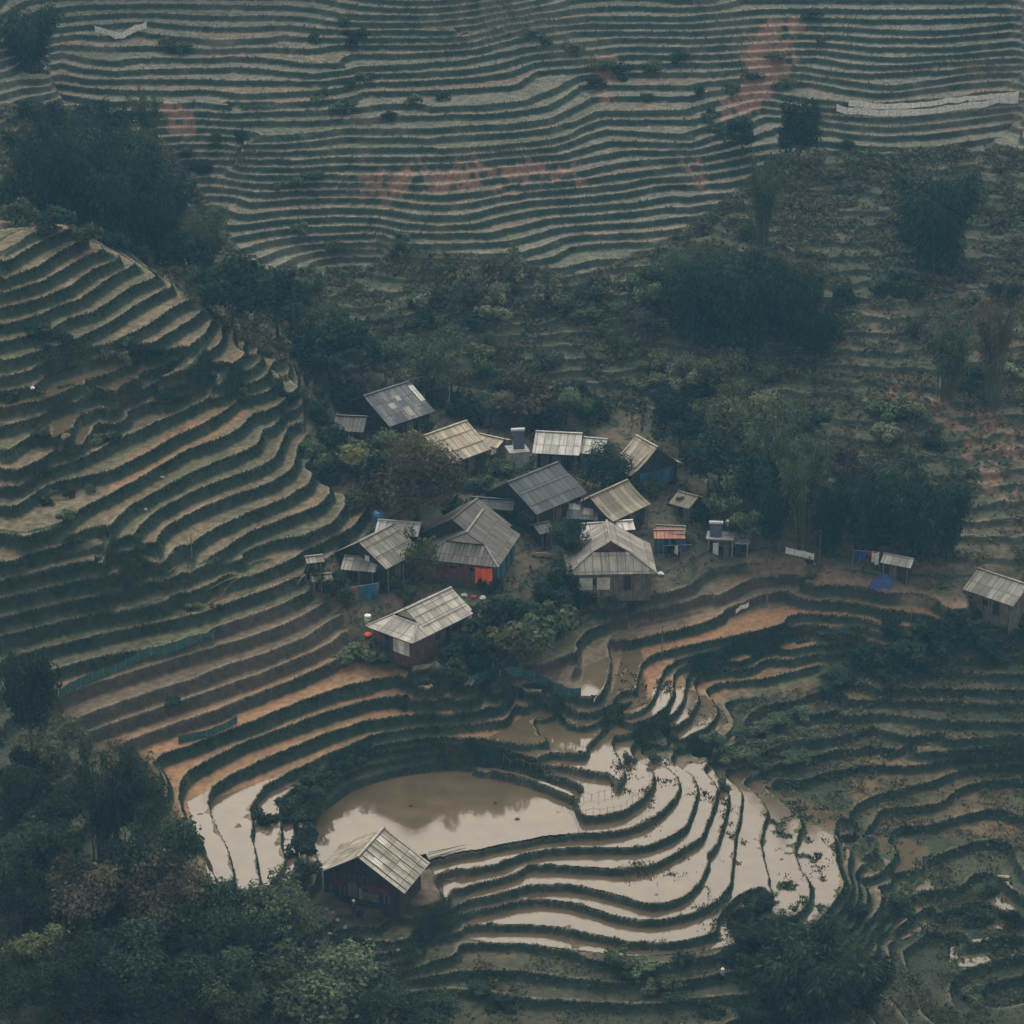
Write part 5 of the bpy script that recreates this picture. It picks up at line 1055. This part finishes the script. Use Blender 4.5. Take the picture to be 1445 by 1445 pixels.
q.build('wall', W_conc, t); q = MB(); q.box(p - x * 1.85 - y * .4 + UP * 2.5, x * 3.8, y * 2.8, UP * .16); q.build('roof_slab', W_conc, t); q = MB(); q.box(p + x * 1.95 - y * .3 + UP * 2.05, x * 2.1, y * 2.6, UP * .12); q.build('roof_slab', W_conc, t)
q = MB(); q.box(p - x * .9 + y * .05 - UP * .1, x * .75, y * .06, UP * 2.0); q.build('door', M_white, t)['label'] = 'white door'
q = MB(); q.box(p + x * .55 + y * .06 - UP * .1, x * .7, y * .06, UP * 2.0); q.build('door', W_grey, t); q = MB(); q.box(p + x * 2.1 + y * .1 - UP * .1, x * .9, y * .06, UP * 1.9); q.build('door', W_dark, t)
q = MB(); q.box(p - x * 1.4 - y * .5 - UP * .55, x * 5.0, y * .5, UP * .35); q.build('step', W_conc, t)
solar_heater(p - x * .6 + y * .8 + UP * 2.66, R(-5), 'solar heater with white tank on the flat roof of the concrete washhouse', .8)
steel_tank(gnd(1032, 783) + Vector((0, .8, 0)), (1, .45, 0.25), .5, 1.5, 'stainless water tank lying on a stand above the washhouse', 4.0)
b = gnd(534, 737); t = thing('plastic_water_tank', b, 'squat bright blue plastic water tank behind the whitish tin roof', 'water tank'); q = MB()
for z0, z1, r0, r1 in ((0, 1.0, .75, .8), (1.0, 1.35, .8, .6), (1.35, 1.5, .6, .25)): q.tube(b + UP * z0, b + UP * z1, r0, r1, 16)
q.build('tank', mat('blue_plastic', (.03, .16, .30), .4, .5), t, True); q = MB(); q.tube(b + UP * 1.5, b + UP * 1.6, .24, n=12); q.build('lid', M_dblue, t)
# ------------------------------------------------------------------ fences
def along(pts, step):
    d = dense([tuple(p) for p in pts], .5); P3 = [gnd(u, v) for u, v in d[::3]]; out = [P3[0]]
    for p in P3[1:]:
        if (p.xy - out[-1].xy).length >= step: out.append(p)
    return out
def net_fence(pts, label, h=1.0, m=M_net, name='net_fence', step=1.6, cat='fence', pm=M_pole):
    S = along(pts, step); t = thing(name, S[0], label, cat); q = MB(); rg = random.Random(len(S))
    tops = [p + UP * (h * rg.uniform(.85, 1.1)) for p in S]
    for a, b_, ta, tb in zip(S, S[1:], tops, tops[1:]):
        mid = (ta + tb) / 2 - UP * .08; n = (b_ - a).cross(UP).normalized() * .012; gm = (a + b_) / 2; gm.z = min(gm.z, hgt(gm.x, gm.y))
        for s in (1, -1):
            f = [a - UP * .05 + n * s, gm - UP * .1 + n * s, mid + n * s, ta + n * s]; g = [gm - UP * .1 + n * s, b_ - UP * .05 + n * s, tb + n * s, mid + n * s]
            q.face(f if s > 0 else f[::-1]); q.face(g if s > 0 else g[::-1])
    q.build('netting', m, t)
    for p, tp in zip(S, tops): c = MB(); c.tube(p - UP * .3, tp + UP * .12, .035, n=5); c.build('post', pm, t)
    return t
net_fence([(84, 986), (150, 955), (225, 926), (304, 905)], 'long green netting fence along the upper muddy terrace at the left', 1.15)
net_fence([(662, 968), (690, 958), (730, 955), (768, 966), (792, 983), (834, 987)], 'curved green netting fence below the overgrown garden', 1.2)
net_fence([(252, 1050), (290, 1042), (336, 1021)], 'short dull grey-green netting fence at the bend of the left terraces', 1.0)
net_fence([(838, 992), (852, 972), (858, 945), (859, 922)], 'white plastic strip fence at the edge of a flooded mud paddy', .5, M_cloth, step=.9)
net_fence([(1108, 783), (1130, 789), (1152, 793)], 'white sheet fence beside the dirt path and parked motorbike', 1.05, M_white, 'sheet_fence', 1.3)
net_fence([(1180, 160), (1235, 165), (1290, 164), (1340, 158), (1422, 148), (1445, 146)], 'lower of two long pale fences across the upper right far terraces', 1.15, M_cloth, 'windbreak_fence', 1.7)
net_fence([(1197, 153), (1250, 155), (1300, 152), (1360, 144), (1422, 138), (1445, 136)], 'upper of two long pale fences across the upper right far terraces', 1.0, M_cloth, 'windbreak_fence', 1.7)
net_fence([(134, 46), (152, 50), (166, 58), (182, 50), (212, 38)], 'pale sheet fence zigzagging on the far terraces in the upper left', 1.2, M_cloth, 'sheet_fence', 1.5)
net_fence([(1038, 868), (1050, 862), (1060, 856)], 'torn white cloth strip on the rim of the upper mud terrace', .7, M_cloth, 'cloth_strip', .8, 'cloth strip')
def stake_fence(pts, label, h=.95, step=.85, rail=True, name='stake_fence', m=M_wood):
    S = along(pts, step); t = thing(name, S[0], label, 'fence'); rg = random.Random(len(S) * 7); tops = []
    for p in S:
        tp = p + UP * h * rg.uniform(.75, 1.25) + Vector((rg.uniform(-.08, .08), rg.uniform(-.08, .08), 0)); tops.append(tp); c = MB(); c.tube(p - UP * .3, tp, .032, .02, 5); c.build('stake', m, t)
    if rail:
        c = MB()
        for a, b_ in zip(tops, tops[1:]): c.tube(a - UP * h * .25, b_ - UP * h * .25, .018, n=4, cap=False)
        c.build('rail', M_pole, t)
    return t
cz = lambda s: [(700 + float(a.split(',')[0]) / 2.89, 880 + float(a.split(',')[1]) / 2.89) for a in s.split()]
stake_fence(cz('248,795 300,790 420,778 520,758 595,712 640,655 640,605 608,565'), 'thin stake fence round the fenced paddy between pond and curved strips')
stake_fence(cz('30,575 110,590 200,618 290,650 345,682'), 'row of stakes along the dark bank above the pond')
stake_fence(cz('0,488 100,497 205,490'), 'row of stakes on the edge of the small upper paddy')
stake_fence(cz('238,522 300,534 360,533 380,520'), 'row of stakes on the edge of the tongue-shaped paddy')
stake_fence(cz('520,640 500,680 440,712 360,720 300,745 262,775'), 'row of stakes behind the fenced paddy')
stake_fence([(1060, 768), (1085, 776), (1110, 782)], 'bamboo rail fence between washhouse and white sheet fence', 1.1, 1.2, name='rail_fence', m=M_pole)
stake_fence([(1160, 797), (1200, 808), (1240, 815), (1275, 822), (1330, 842), (1352, 850)], 'long stake fence along the lower side of the dirt path', .9, 1.0)
stake_fence([(1352, 846), (1380, 853), (1400, 857), (1424, 864)], 'stake fence in front of the grey barn at the right edge', 1.2, .7)
stake_fence([(958, 742), (985, 752), (1000, 768)], 'leaning wooden fence between the red shed and the washhouse', 1.3, .6, name='rail_fence', m=M_pole)
stake_fence([(660, 672), (690, 668), (720, 672)], 'bamboo fence round the vegetable plot under the tan farmhouse', 1.1, .6, m=M_pole)
stake_fence([(480, 905), (510, 915), (535, 922)], 'broken stake fence below the lowest farmhouse', .8, .7)
stake_fence([(1170, 1176), (1182, 1178)], 'short stake fence at the end of the weedy paddy', .8, .5)
# ------------------------------------------------------------------ poles
def pole(u, v, h, label, arm=False):
    b = gnd(u, v); t = thing('utility_pole', b, label, 'pole'); q = MB(); q.tube(b - UP * .5, b + UP * h, .09, .06, 7); q.build('mast', M_wood, t)
    if arm: q = MB(); q.beam(b + UP * (h - .3) - Vector((.4, .1, 0)), b + UP * (h - .3) + Vector((.4, -.1, 0)), .08); q.build('crossarm', M_wood, t)
    return t
pole(1082, 858, 3.6, 'thin bare pole standing on the rim of the second mud terrace'); pole(934, 922, 3.8, 'thin bare pole standing in the orange terrace below the mud terraces'); pole(1156, 797, 5, 'wooden pole with crossarm beside the white sheet fence', True)
pole(1285, 878, 4.2, 'lone thin pole on the overgrown bank of the right terraces'); pole(271, 790, 3.2, 'short pole on the cross bank of the left terraces')
# ------------------------------------------------------------------ wood and clutter
def pile(u, v, n, L, label, m, name='firewood_stack', yaw=0., messy=.3, r=.05, cat='firewood'):
    b = gnd(u, v); rg = random.Random(n * 3 + int(u)); t = thing(name, b, label, cat)
    for k in range(n):
        a = yaw + rg.uniform(-messy, messy); d = Vector((math.cos(a), math.sin(a), rg.uniform(-.1, .1) * messy * 3)) * L * rg.uniform(.6, 1) / 2; row = k // 5
        c = b + Vector((rg.uniform(-.5, .5), (k % 5 - 2) * r * 2.4 + rg.uniform(-.2, .2) * messy, .05 + row * r * 2)); q = MB(); q.tube(c - d, c + d, r * rg.uniform(.7, 1.1), n=6); q.build('log', m, t)
pile(486, 842, 30, 2.6, 'scattered heap of pale split sticks below the plank-roofed farmhouse', mat('pale_split_wood', (.34, .31, .27), .9, .1, 0, 1, .3, 3), messy=.9)
pile(764, 786, 22, 2.8, 'stack of tan planks under the tree right of the blue panelled wall', mat('tan_planks', (.30, .20, .12), .9, .1, 0, 1, .3, 3), 'plank_stack', .15, .25, .06, 'planks')
pile(430, 812, 14, 4.0, 'tangle of leaning bamboo poles at the edge of the left terraces', M_pole, 'pole_heap', .6, .8, .05, 'poles')
pile(400, 818, 7, 5.0, 'few long bamboo poles laid along the terrace rim', M_pole, 'pole_heap', .5, .12, .04, 'poles')
pile(637, 1243, 7, 1.6, 'broken timber lying on the bare earth right of the timber hut', M_wood, 'timber_scraps', .4, .8, .06, 'timber')
pile(560, 795, 16, 1.8, 'dark firewood under the eave of the plank-roofed farmhouse', M_wood, messy=.3)
pile(905, 668, 10, 2.0, 'loose timber in front of the swept tan roof', M_wood, 'timber_scraps', .3, .5, .06, 'timber')
for k in range(2):
    a = Vector((*at_z(604, 1203 + k * 3, -11.6), -11.6)); b_ = Vector((*at_z(657 - k * 8, 1192 + k * 1.5, -11.75), -11.75)); q = MB(); q.tube(a, b_, .06, .04, 6); tag(q.build('bamboo_pole', M_pole), 'longer bamboo pole lying out over the pond behind the hut' if k == 0 else 'shorter bamboo pole lying out over the pond behind the hut', 'pole')
def lump(name, u, v, size, m, label, cat, z=None, group=None, sq=.6, parts=None):
    b = gnd(u, v) if z is None else Vector((*at_z(u, v, z), z)); bm = bmesh.new(); bmesh.ops.create_icosphere(bm, subdivisions=2, radius=size); rg = random.Random(int(u * 7 + v))
    for w in bm.verts: w.co *= rg.uniform(.75, 1.2); w.co.z *= sq
    me = bpy.data.meshes.new(name); bm.to_mesh(me); bm.free(); me.materials.append(m); o = bpy.data.objects.new(name, me); COL.objects.link(o); o.location = b + UP * size * sq * .4; o.rotation_euler = (0, 0, rg.random() * 6); return tag(o, label, cat, group)
M_clod = mat('dark_mud', (.03, .022, .017), .7, .3, .4, 6, .3, 3)
lump('mud_clod', 580, 1137, .22, M_clod, 'dark clod showing above the pond nearest its dark upper shore', 'mud clod', -11.97); lump('mud_clod', 699, 1133, .2, M_clod, 'dark clod in the pond near the right-hand bank', 'mud clod', -11.97); lump('mud_clod', 730, 1156, .3, M_clod, 'flat dark clod in the pond lowest of the three', 'mud clod', -11.97, None, .3)
for u, v in ((470, 1290), (458, 1297), (476, 1302), (452, 1310), (546, 1330), (566, 1328), (562, 1344), (435, 1290), (487, 1310), (465, 1320)): lump('rock', u, v, .24, M_rock, 'pale rock on the bank below the timber hut', 'rock', None, 'rocks below the hut')
lump('sack', 628, 940, .4, M_white, 'white sack lying beside the flooded mud paddy', 'sack'); lump('sack', 46, 553, .35, M_white, 'white sack on the left terraces beside the three narrow ponds', 'sack'); lump('boulder', 229, 676, .35, M_rock, 'grey boulder standing on a left terrace bank', 'boulder'); lump('boulder', 205, 722, .3, M_rock, 'small pale boulder on a left terrace rim', 'boulder')
for i, (u, v, m, l) in enumerate(((655, 842, M_plaster, 'pale bundle lying at the doorstep of the orange cloth house'), (668, 844, M_redcloth, 'reddish bundle at the doorstep of the orange cloth house'), (681, 845, M_white, 'white bundle at the corner below the orange cloth'), (519, 898, M_orange, 'orange-red bundle at the left corner of the lowest farmhouse'), (533, 906, M_redcloth, 'red bundle in front of the lowest farmhouse'), (545, 912, M_cloth, 'pale bundle in front of the lowest farmhouse'), (608, 582, M_redcloth, 'red bundle by the topmost farmhouse eave'), (932, 812, M_white, 'white bundle on the grass right of the hip-gabled mossy house'))): lump('bundle', u, v, .45, m, l, 'bundle')
# barrel
b = gnd(519, 879); t = thing('barrel', b, 'pale battered barrel in front of the lowest farmhouse gable', 'barrel'); q = MB()
for z0, z1, r0, r1 in ((0, .5, .42, .48), (.5, 1, .48, .42)): q.tube(b + UP * z0, b + UP * z1, r0, r1, 14)
q.build('drum', M_cloth, t, True); q = MB()
for z in (.3, .7): q.tube(b + UP * z, b + UP * (z + .06), .50, n=14)
q.build('hoop', M_wood, t)
# ------------------------------------------------------------------ washing lines and cloths
def wash_line(u0, v0, u1, v1, h, label, cloths, grp):
    a, b_ = gnd(u0, v0), gnd(u1, v1); t = thing('washing_line', a, label, 'washing line')
    for p in (a, b_): q = MB(); q.tube(p - UP * .3, p + UP * (h + .1), .05, n=6); q.build('post', M_pole, t)
    q = MB(); q.tube(a + UP * h, b_ + UP * h, .015, n=4); q.build('rope', M_cloth, t)
    for k, (f0, f1, m, d, l) in enumerate(cloths): hang_cloth('cloth', m, a + (b_ - a) * f0 + UP * h, a + (b_ - a) * f1 + UP * h, d, l, 'cloth', seed=k + int(u0))
wash_line(1203, 800, 1240, 803, 2.4, 'washing line beside the small goat shed', [(.02, .5, M_dblue, 1.3, 'dark blue cloth on the washing line beside the goat shed'), (.52, .68, M_redcloth, .6, 'small red cloth on the washing line beside the goat shed'), (.7, .98, M_cloth, 1.7, 'pale cloth on the washing line beside the goat shed')], '')
wash_line(664, 660, 702, 650, 2.0, 'washing line under the eave of the tan farmhouse', [(.05, .25, M_black, .9, 'black garment on the line under the tan farmhouse eave'), (.3, .5, M_blue, 1.0, 'teal garment on the line under the tan farmhouse eave'), (.56, .72, M_redcloth, .8, 'reddish garment on the line under the tan farmhouse eave'), (.76, .95, M_cloth, .9, 'pale garment on the line under the tan farmhouse eave')], '')
wash_line(496, 850, 534, 843, 2.0, 'pole line below the plank-roofed farmhouse', [(.3, .98, M_blue, 1.9, 'teal tarpaulin hung below the plank-roofed farmhouse'), (.04, .2, mat('rust_cloth', (.30, .12, .06), .9, .1), 1.6, 'rust coloured cloth hung below the plank-roofed farmhouse')], '')
wash_line(936, 792, 975, 790, 2.1, 'pole line with garments in front of the red tin shed', [(.15, .3, M_black, 1.2, 'black garment hung in front of the red tin shed'), (.4, .5, M_cloth, 1.3, 'pale garment hung in front of the red tin shed'), (.6, .85, M_dblue, .8, 'dark blue garment hung in front of the red tin shed')], '')
b = gnd(1245, 822); V = []; n_ = 14; rg = random.Random(3)
for j in range(n_ + 1):
    for i in range(n_ + 1):
        a_ = i / n_ * 2 - 1; c_ = j / n_ * 2 - 1; wob = 1 + .18 * math.sin(a_ * 5 + c_ * 3); px_ = b + Vector((a_ * math.sqrt(1 - c_ * c_ * .45) * 1.7 * wob + c_ * .3, c_ * math.sqrt(1 - a_ * a_ * .45) * 1.1 * wob, 0)); px_.z = hgt(px_.x, px_.y) + .06 + .75 * rg.uniform(.8, 1.1) * math.sin(math.pi * i / n_) * math.sin(math.pi * j / n_) * (.6 + .5 * rg.random()); V.append(px_ - b)
F = [(j * (n_ + 1) + i, j * (n_ + 1) + i + 1, (j + 1) * (n_ + 1) + i + 1, (j + 1) * (n_ + 1) + i) for j in range(n_) for i in range(n_)]
me = bpy.data.meshes.new('tarpaulin'); me.from_pydata(V, [], F); me.materials.append(M_dblue); o = bpy.data.objects.new('tarpaulin', me); COL.objects.link(o); o.location = b; tag(o, 'crumpled deep blue tarpaulin thrown over a heap beside the dirt path', 'tarpaulin')
# ------------------------------------------------------------------ motorbike
def ring(c, ax, R_, r, n=18, m_=6):
    q = MB(); ax = ax.normalized(); u_ = UP; w_ = ax.cross(u_)
    pt = lambda i, j: c + (w_ * math.cos(i * 2 * math.pi / n) + u_ * math.sin(i * 2 * math.pi / n)) * (R_ + r * math.cos(j * 2 * math.pi / m_)) + ax * r * math.sin(j * 2 * math.pi / m_)
    for i in range(n):
        for j in range(m_): q.face([pt(i, j), pt(i + 1, j), pt(i + 1, j + 1), pt(i, j + 1)])
    return q
b = gnd(1143, 799); t = thing('motorbike', b, 'dark motorbike parked in front of the white sheet fence', 'motorbike'); p, x, y = frame_at(b, R(-20))
for k in (-.62, .62):
    o = ring(p + x * k + UP * .3, y, .27, .05).build('wheel', M_rubber, t, True); q = MB(); q.tube(p + x * k + UP * .3 - y * .05, p + x * k + UP * .3 + y * .05, .1, n=10)
    for a in range(6): q.beam(p + x * k + UP * .3, p + x * k + UP * .3 + (x * math.cos(a * 1.047) + UP * math.sin(a * 1.047)) * .25, .015)
    q.build('rim', M_steel, o)
q = MB(); q.beam(p + x * .5 + UP * .75, p - x * .1 + UP * .35, .18, .14); q.beam(p - x * .1 + UP * .35, p - x * .6 + UP * .62, .2, .16); q.beam(p - x * .05 + UP * .33, p - x * .62 + UP * .3, .08); q.build('body', M_black, t)
q = MB(); q.beam(p + x * .02 + UP * .74, p - x * .68 + UP * .8, .24, .1); q.build('seat', M_rubber, t); q = MB(); q.beam(p + x * .62 + UP * .3, p + x * .44 + UP * .95, .07); q.build('fork', M_steel, t)
q = MB(); q.beam(p + x * .42 + UP * .98 - y * .32, p + x * .42 + UP * .98 + y * .32, .04); q.build('handlebar', M_steel, t); q = MB(); q.tube(p + x * .5 + UP * .86, p + x * .6 + UP * .86, .09, .08, 10); q.build('headlight', M_glass, t)
# ------------------------------------------------------------------ people
def skin(name, joints, edges, radii, m, parent=None, loc=(0, 0, 0), rz=0):
    me = bpy.data.meshes.new(name); me.from_pydata([Vector(j) for j in joints], edges, []); o = bpy.data.objects.new(name, me); COL.objects.link(o); md = o.modifiers.new('s', 'SKIN'); o.modifiers.new('d', 'SUBSURF').levels = 1
    sv = me.skin_vertices[0].data
    for i, r_ in enumerate(radii): sv[i].radius = (r_, r_)
    sv[0].use_root = True
    dg = bpy.context.evaluated_depsgraph_get(); dg.update(); nm = bpy.data.meshes.new_from_object(o.evaluated_get(dg)); o.modifiers.clear(); o.data = nm; nm.materials.clear(); nm.materials.append(m); nm.polygons.foreach_set('use_smooth', [True] * len(nm.polygons))
    o.location = loc; o.rotation_euler = (0, 0, rz)
    if parent: o.parent = parent; o.location = (0, 0, 0); o.rotation_euler = (0, 0, 0)
    return o
def person(u, v, rz, lean, label, top, legs, hat):
    b = gnd(u, v); L = lean; hip = .88; sh = (0, -.5 * math.sin(L), hip + .5 * math.cos(L)); nk = (0, -.58 * math.sin(L), hip + .58 * math.cos(L)); hd = (0, -.74 * math.sin(L * 1.05), hip + .74 * math.cos(L * 1.05)); ht = (0, hd[1] - .06 * math.sin(L), hd[2] + .1)
    arm = lambda s: [(s * .2, sh[1], sh[2] - .02), (s * .26, sh[1] - .06 - .12 * L, sh[2] - .3), (s * .2, sh[1] - .2 - .1 * L, sh[2] - .52), (s * .19, sh[1] - .25 - .1 * L, sh[2] - .62)]
    leg = lambda s: [(s * .1, 0, hip - .04), (s * .12, -.05, .46), (s * .12, .02 * s, .08), (s * .13, -.14 + .02 * s, .03)]
    J = [(0, 0, hip), (0, -.25 * math.sin(L), hip + .25 * math.cos(L)), sh, nk, hd, ht]; Rr = [.14, .13, .15, .055, .095, .07]; Ed = [(0, 1), (1, 2), (2, 3), (3, 4), (4, 5)]
    for s in (-1, 1):
        k = len(J); J += arm(s); Rr += [.06, .045, .036, .03]; Ed += [(2, k), (k, k + 1), (k + 1, k + 2), (k + 2, k + 3)]
    for s in (-1, 1):
        k = len(J); J += leg(s); Rr += [.085, .06, .045, .04]; Ed += [(0, k), (k, k + 1), (k + 1, k + 2), (k + 2, k + 3)]
    body = skin('person', J, Ed, Rr, M_skin, None, b - UP * .01, rz); tag(body, label, 'person')
    J2 = [J[0], J[1], J[2]]; R2 = [.17, .165, .18]; E2 = [(0, 1), (1, 2)]
    for s in (-1, 1): k = len(J2); J2 += arm(s)[:3]; R2 += [.085, .07, .055]; E2 += [(2, k), (k, k + 1), (k + 1, k + 2)]
    skin('jacket', J2, E2, R2, top, body)
    J3 = [(0, 0, hip + .02)]; R3 = [.165]; E3 = []
    for s in (-1, 1): k = len(J3); J3 += leg(s)[:3]; R3 += [.11, .085, .07]; E3 += [(0, k), (k, k + 1), (k + 1, k + 2)]
    skin('trousers', J3, E3, R3, legs, body)
    q = MB(); h0 = Vector(hd) + UP * .03; q.tube(h0, h0 + UP * .05, .2, .13, 14); q.tube(h0 + UP * .05, h0 + UP * .16, .125, .07, 14); o = q.build('hat', hat, None, True); o.parent = body
M_navy = mat('navy_cloth', (.02, .05, .12), .9, .1); M_bluec = mat('pale_blue_cloth', (.16, .24, .34), .9, .1)
person(500, 1290, R(200), .25, 'person in dark clothes and a pale hat on the yard before the timber hut', M_black, M_black, M_white)
person(1225, 1190, R(20), 1.0, 'person in blue bending over on the grassy ridge path right of the weedy paddies', M_navy, M_navy, M_dblue)
person(1018, 1386, R(90), .1, 'person in a pale blue jacket standing on the dark lowest terrace', M_bluec, M_black, M_cloth)
b = gnd(508, 1292); q = MB()
for z0, z1, r0, r1 in ((0, .25, .3, .42), (.25, .5, .42, .3)): q.tube(b + UP * z0, b + UP * z1, r0, r1, 12)
tag(q.build('basket', M_black, None, True), 'dark basket on the ground beside the person before the timber hut', 'basket')
# ------------------------------------------------------------------ the air of the valley
def haze():
    bm = bmesh.new(); bmesh.ops.create_cube(bm, size=1)
    for v in bm.verts:
        v.co = Vector((v.co.x * 1100, -12 + (v.co.y + .5) * 720, -60 + (v.co.z + .5) * 265))
    me = bpy.data.meshes.new('haze'); bm.to_mesh(me); bm.free(); o = bpy.data.objects.new('haze', me); COL.objects.link(o)
    m = bpy.data.materials.new('valley_haze'); m.use_nodes = True; nt = m.node_tree; nt.nodes.clear()
    out = nt.nodes.new('ShaderNodeOutputMaterial'); pv_ = nt.nodes.new('ShaderNodeVolumePrincipled')
    pv_.inputs['Color'].default_value = HAZE_COL; pv_.inputs['Density'].default_value = HAZE_D; pv_.inputs['Anisotropy'].default_value = 0.
    nt.links.new(pv_.outputs[0], out.inputs['Volume']); me.materials.append(m); tag(o, kind='stuff')
HAZE_COL = (.27, .66, 1.0, 1); HAZE_D = .00017
haze()
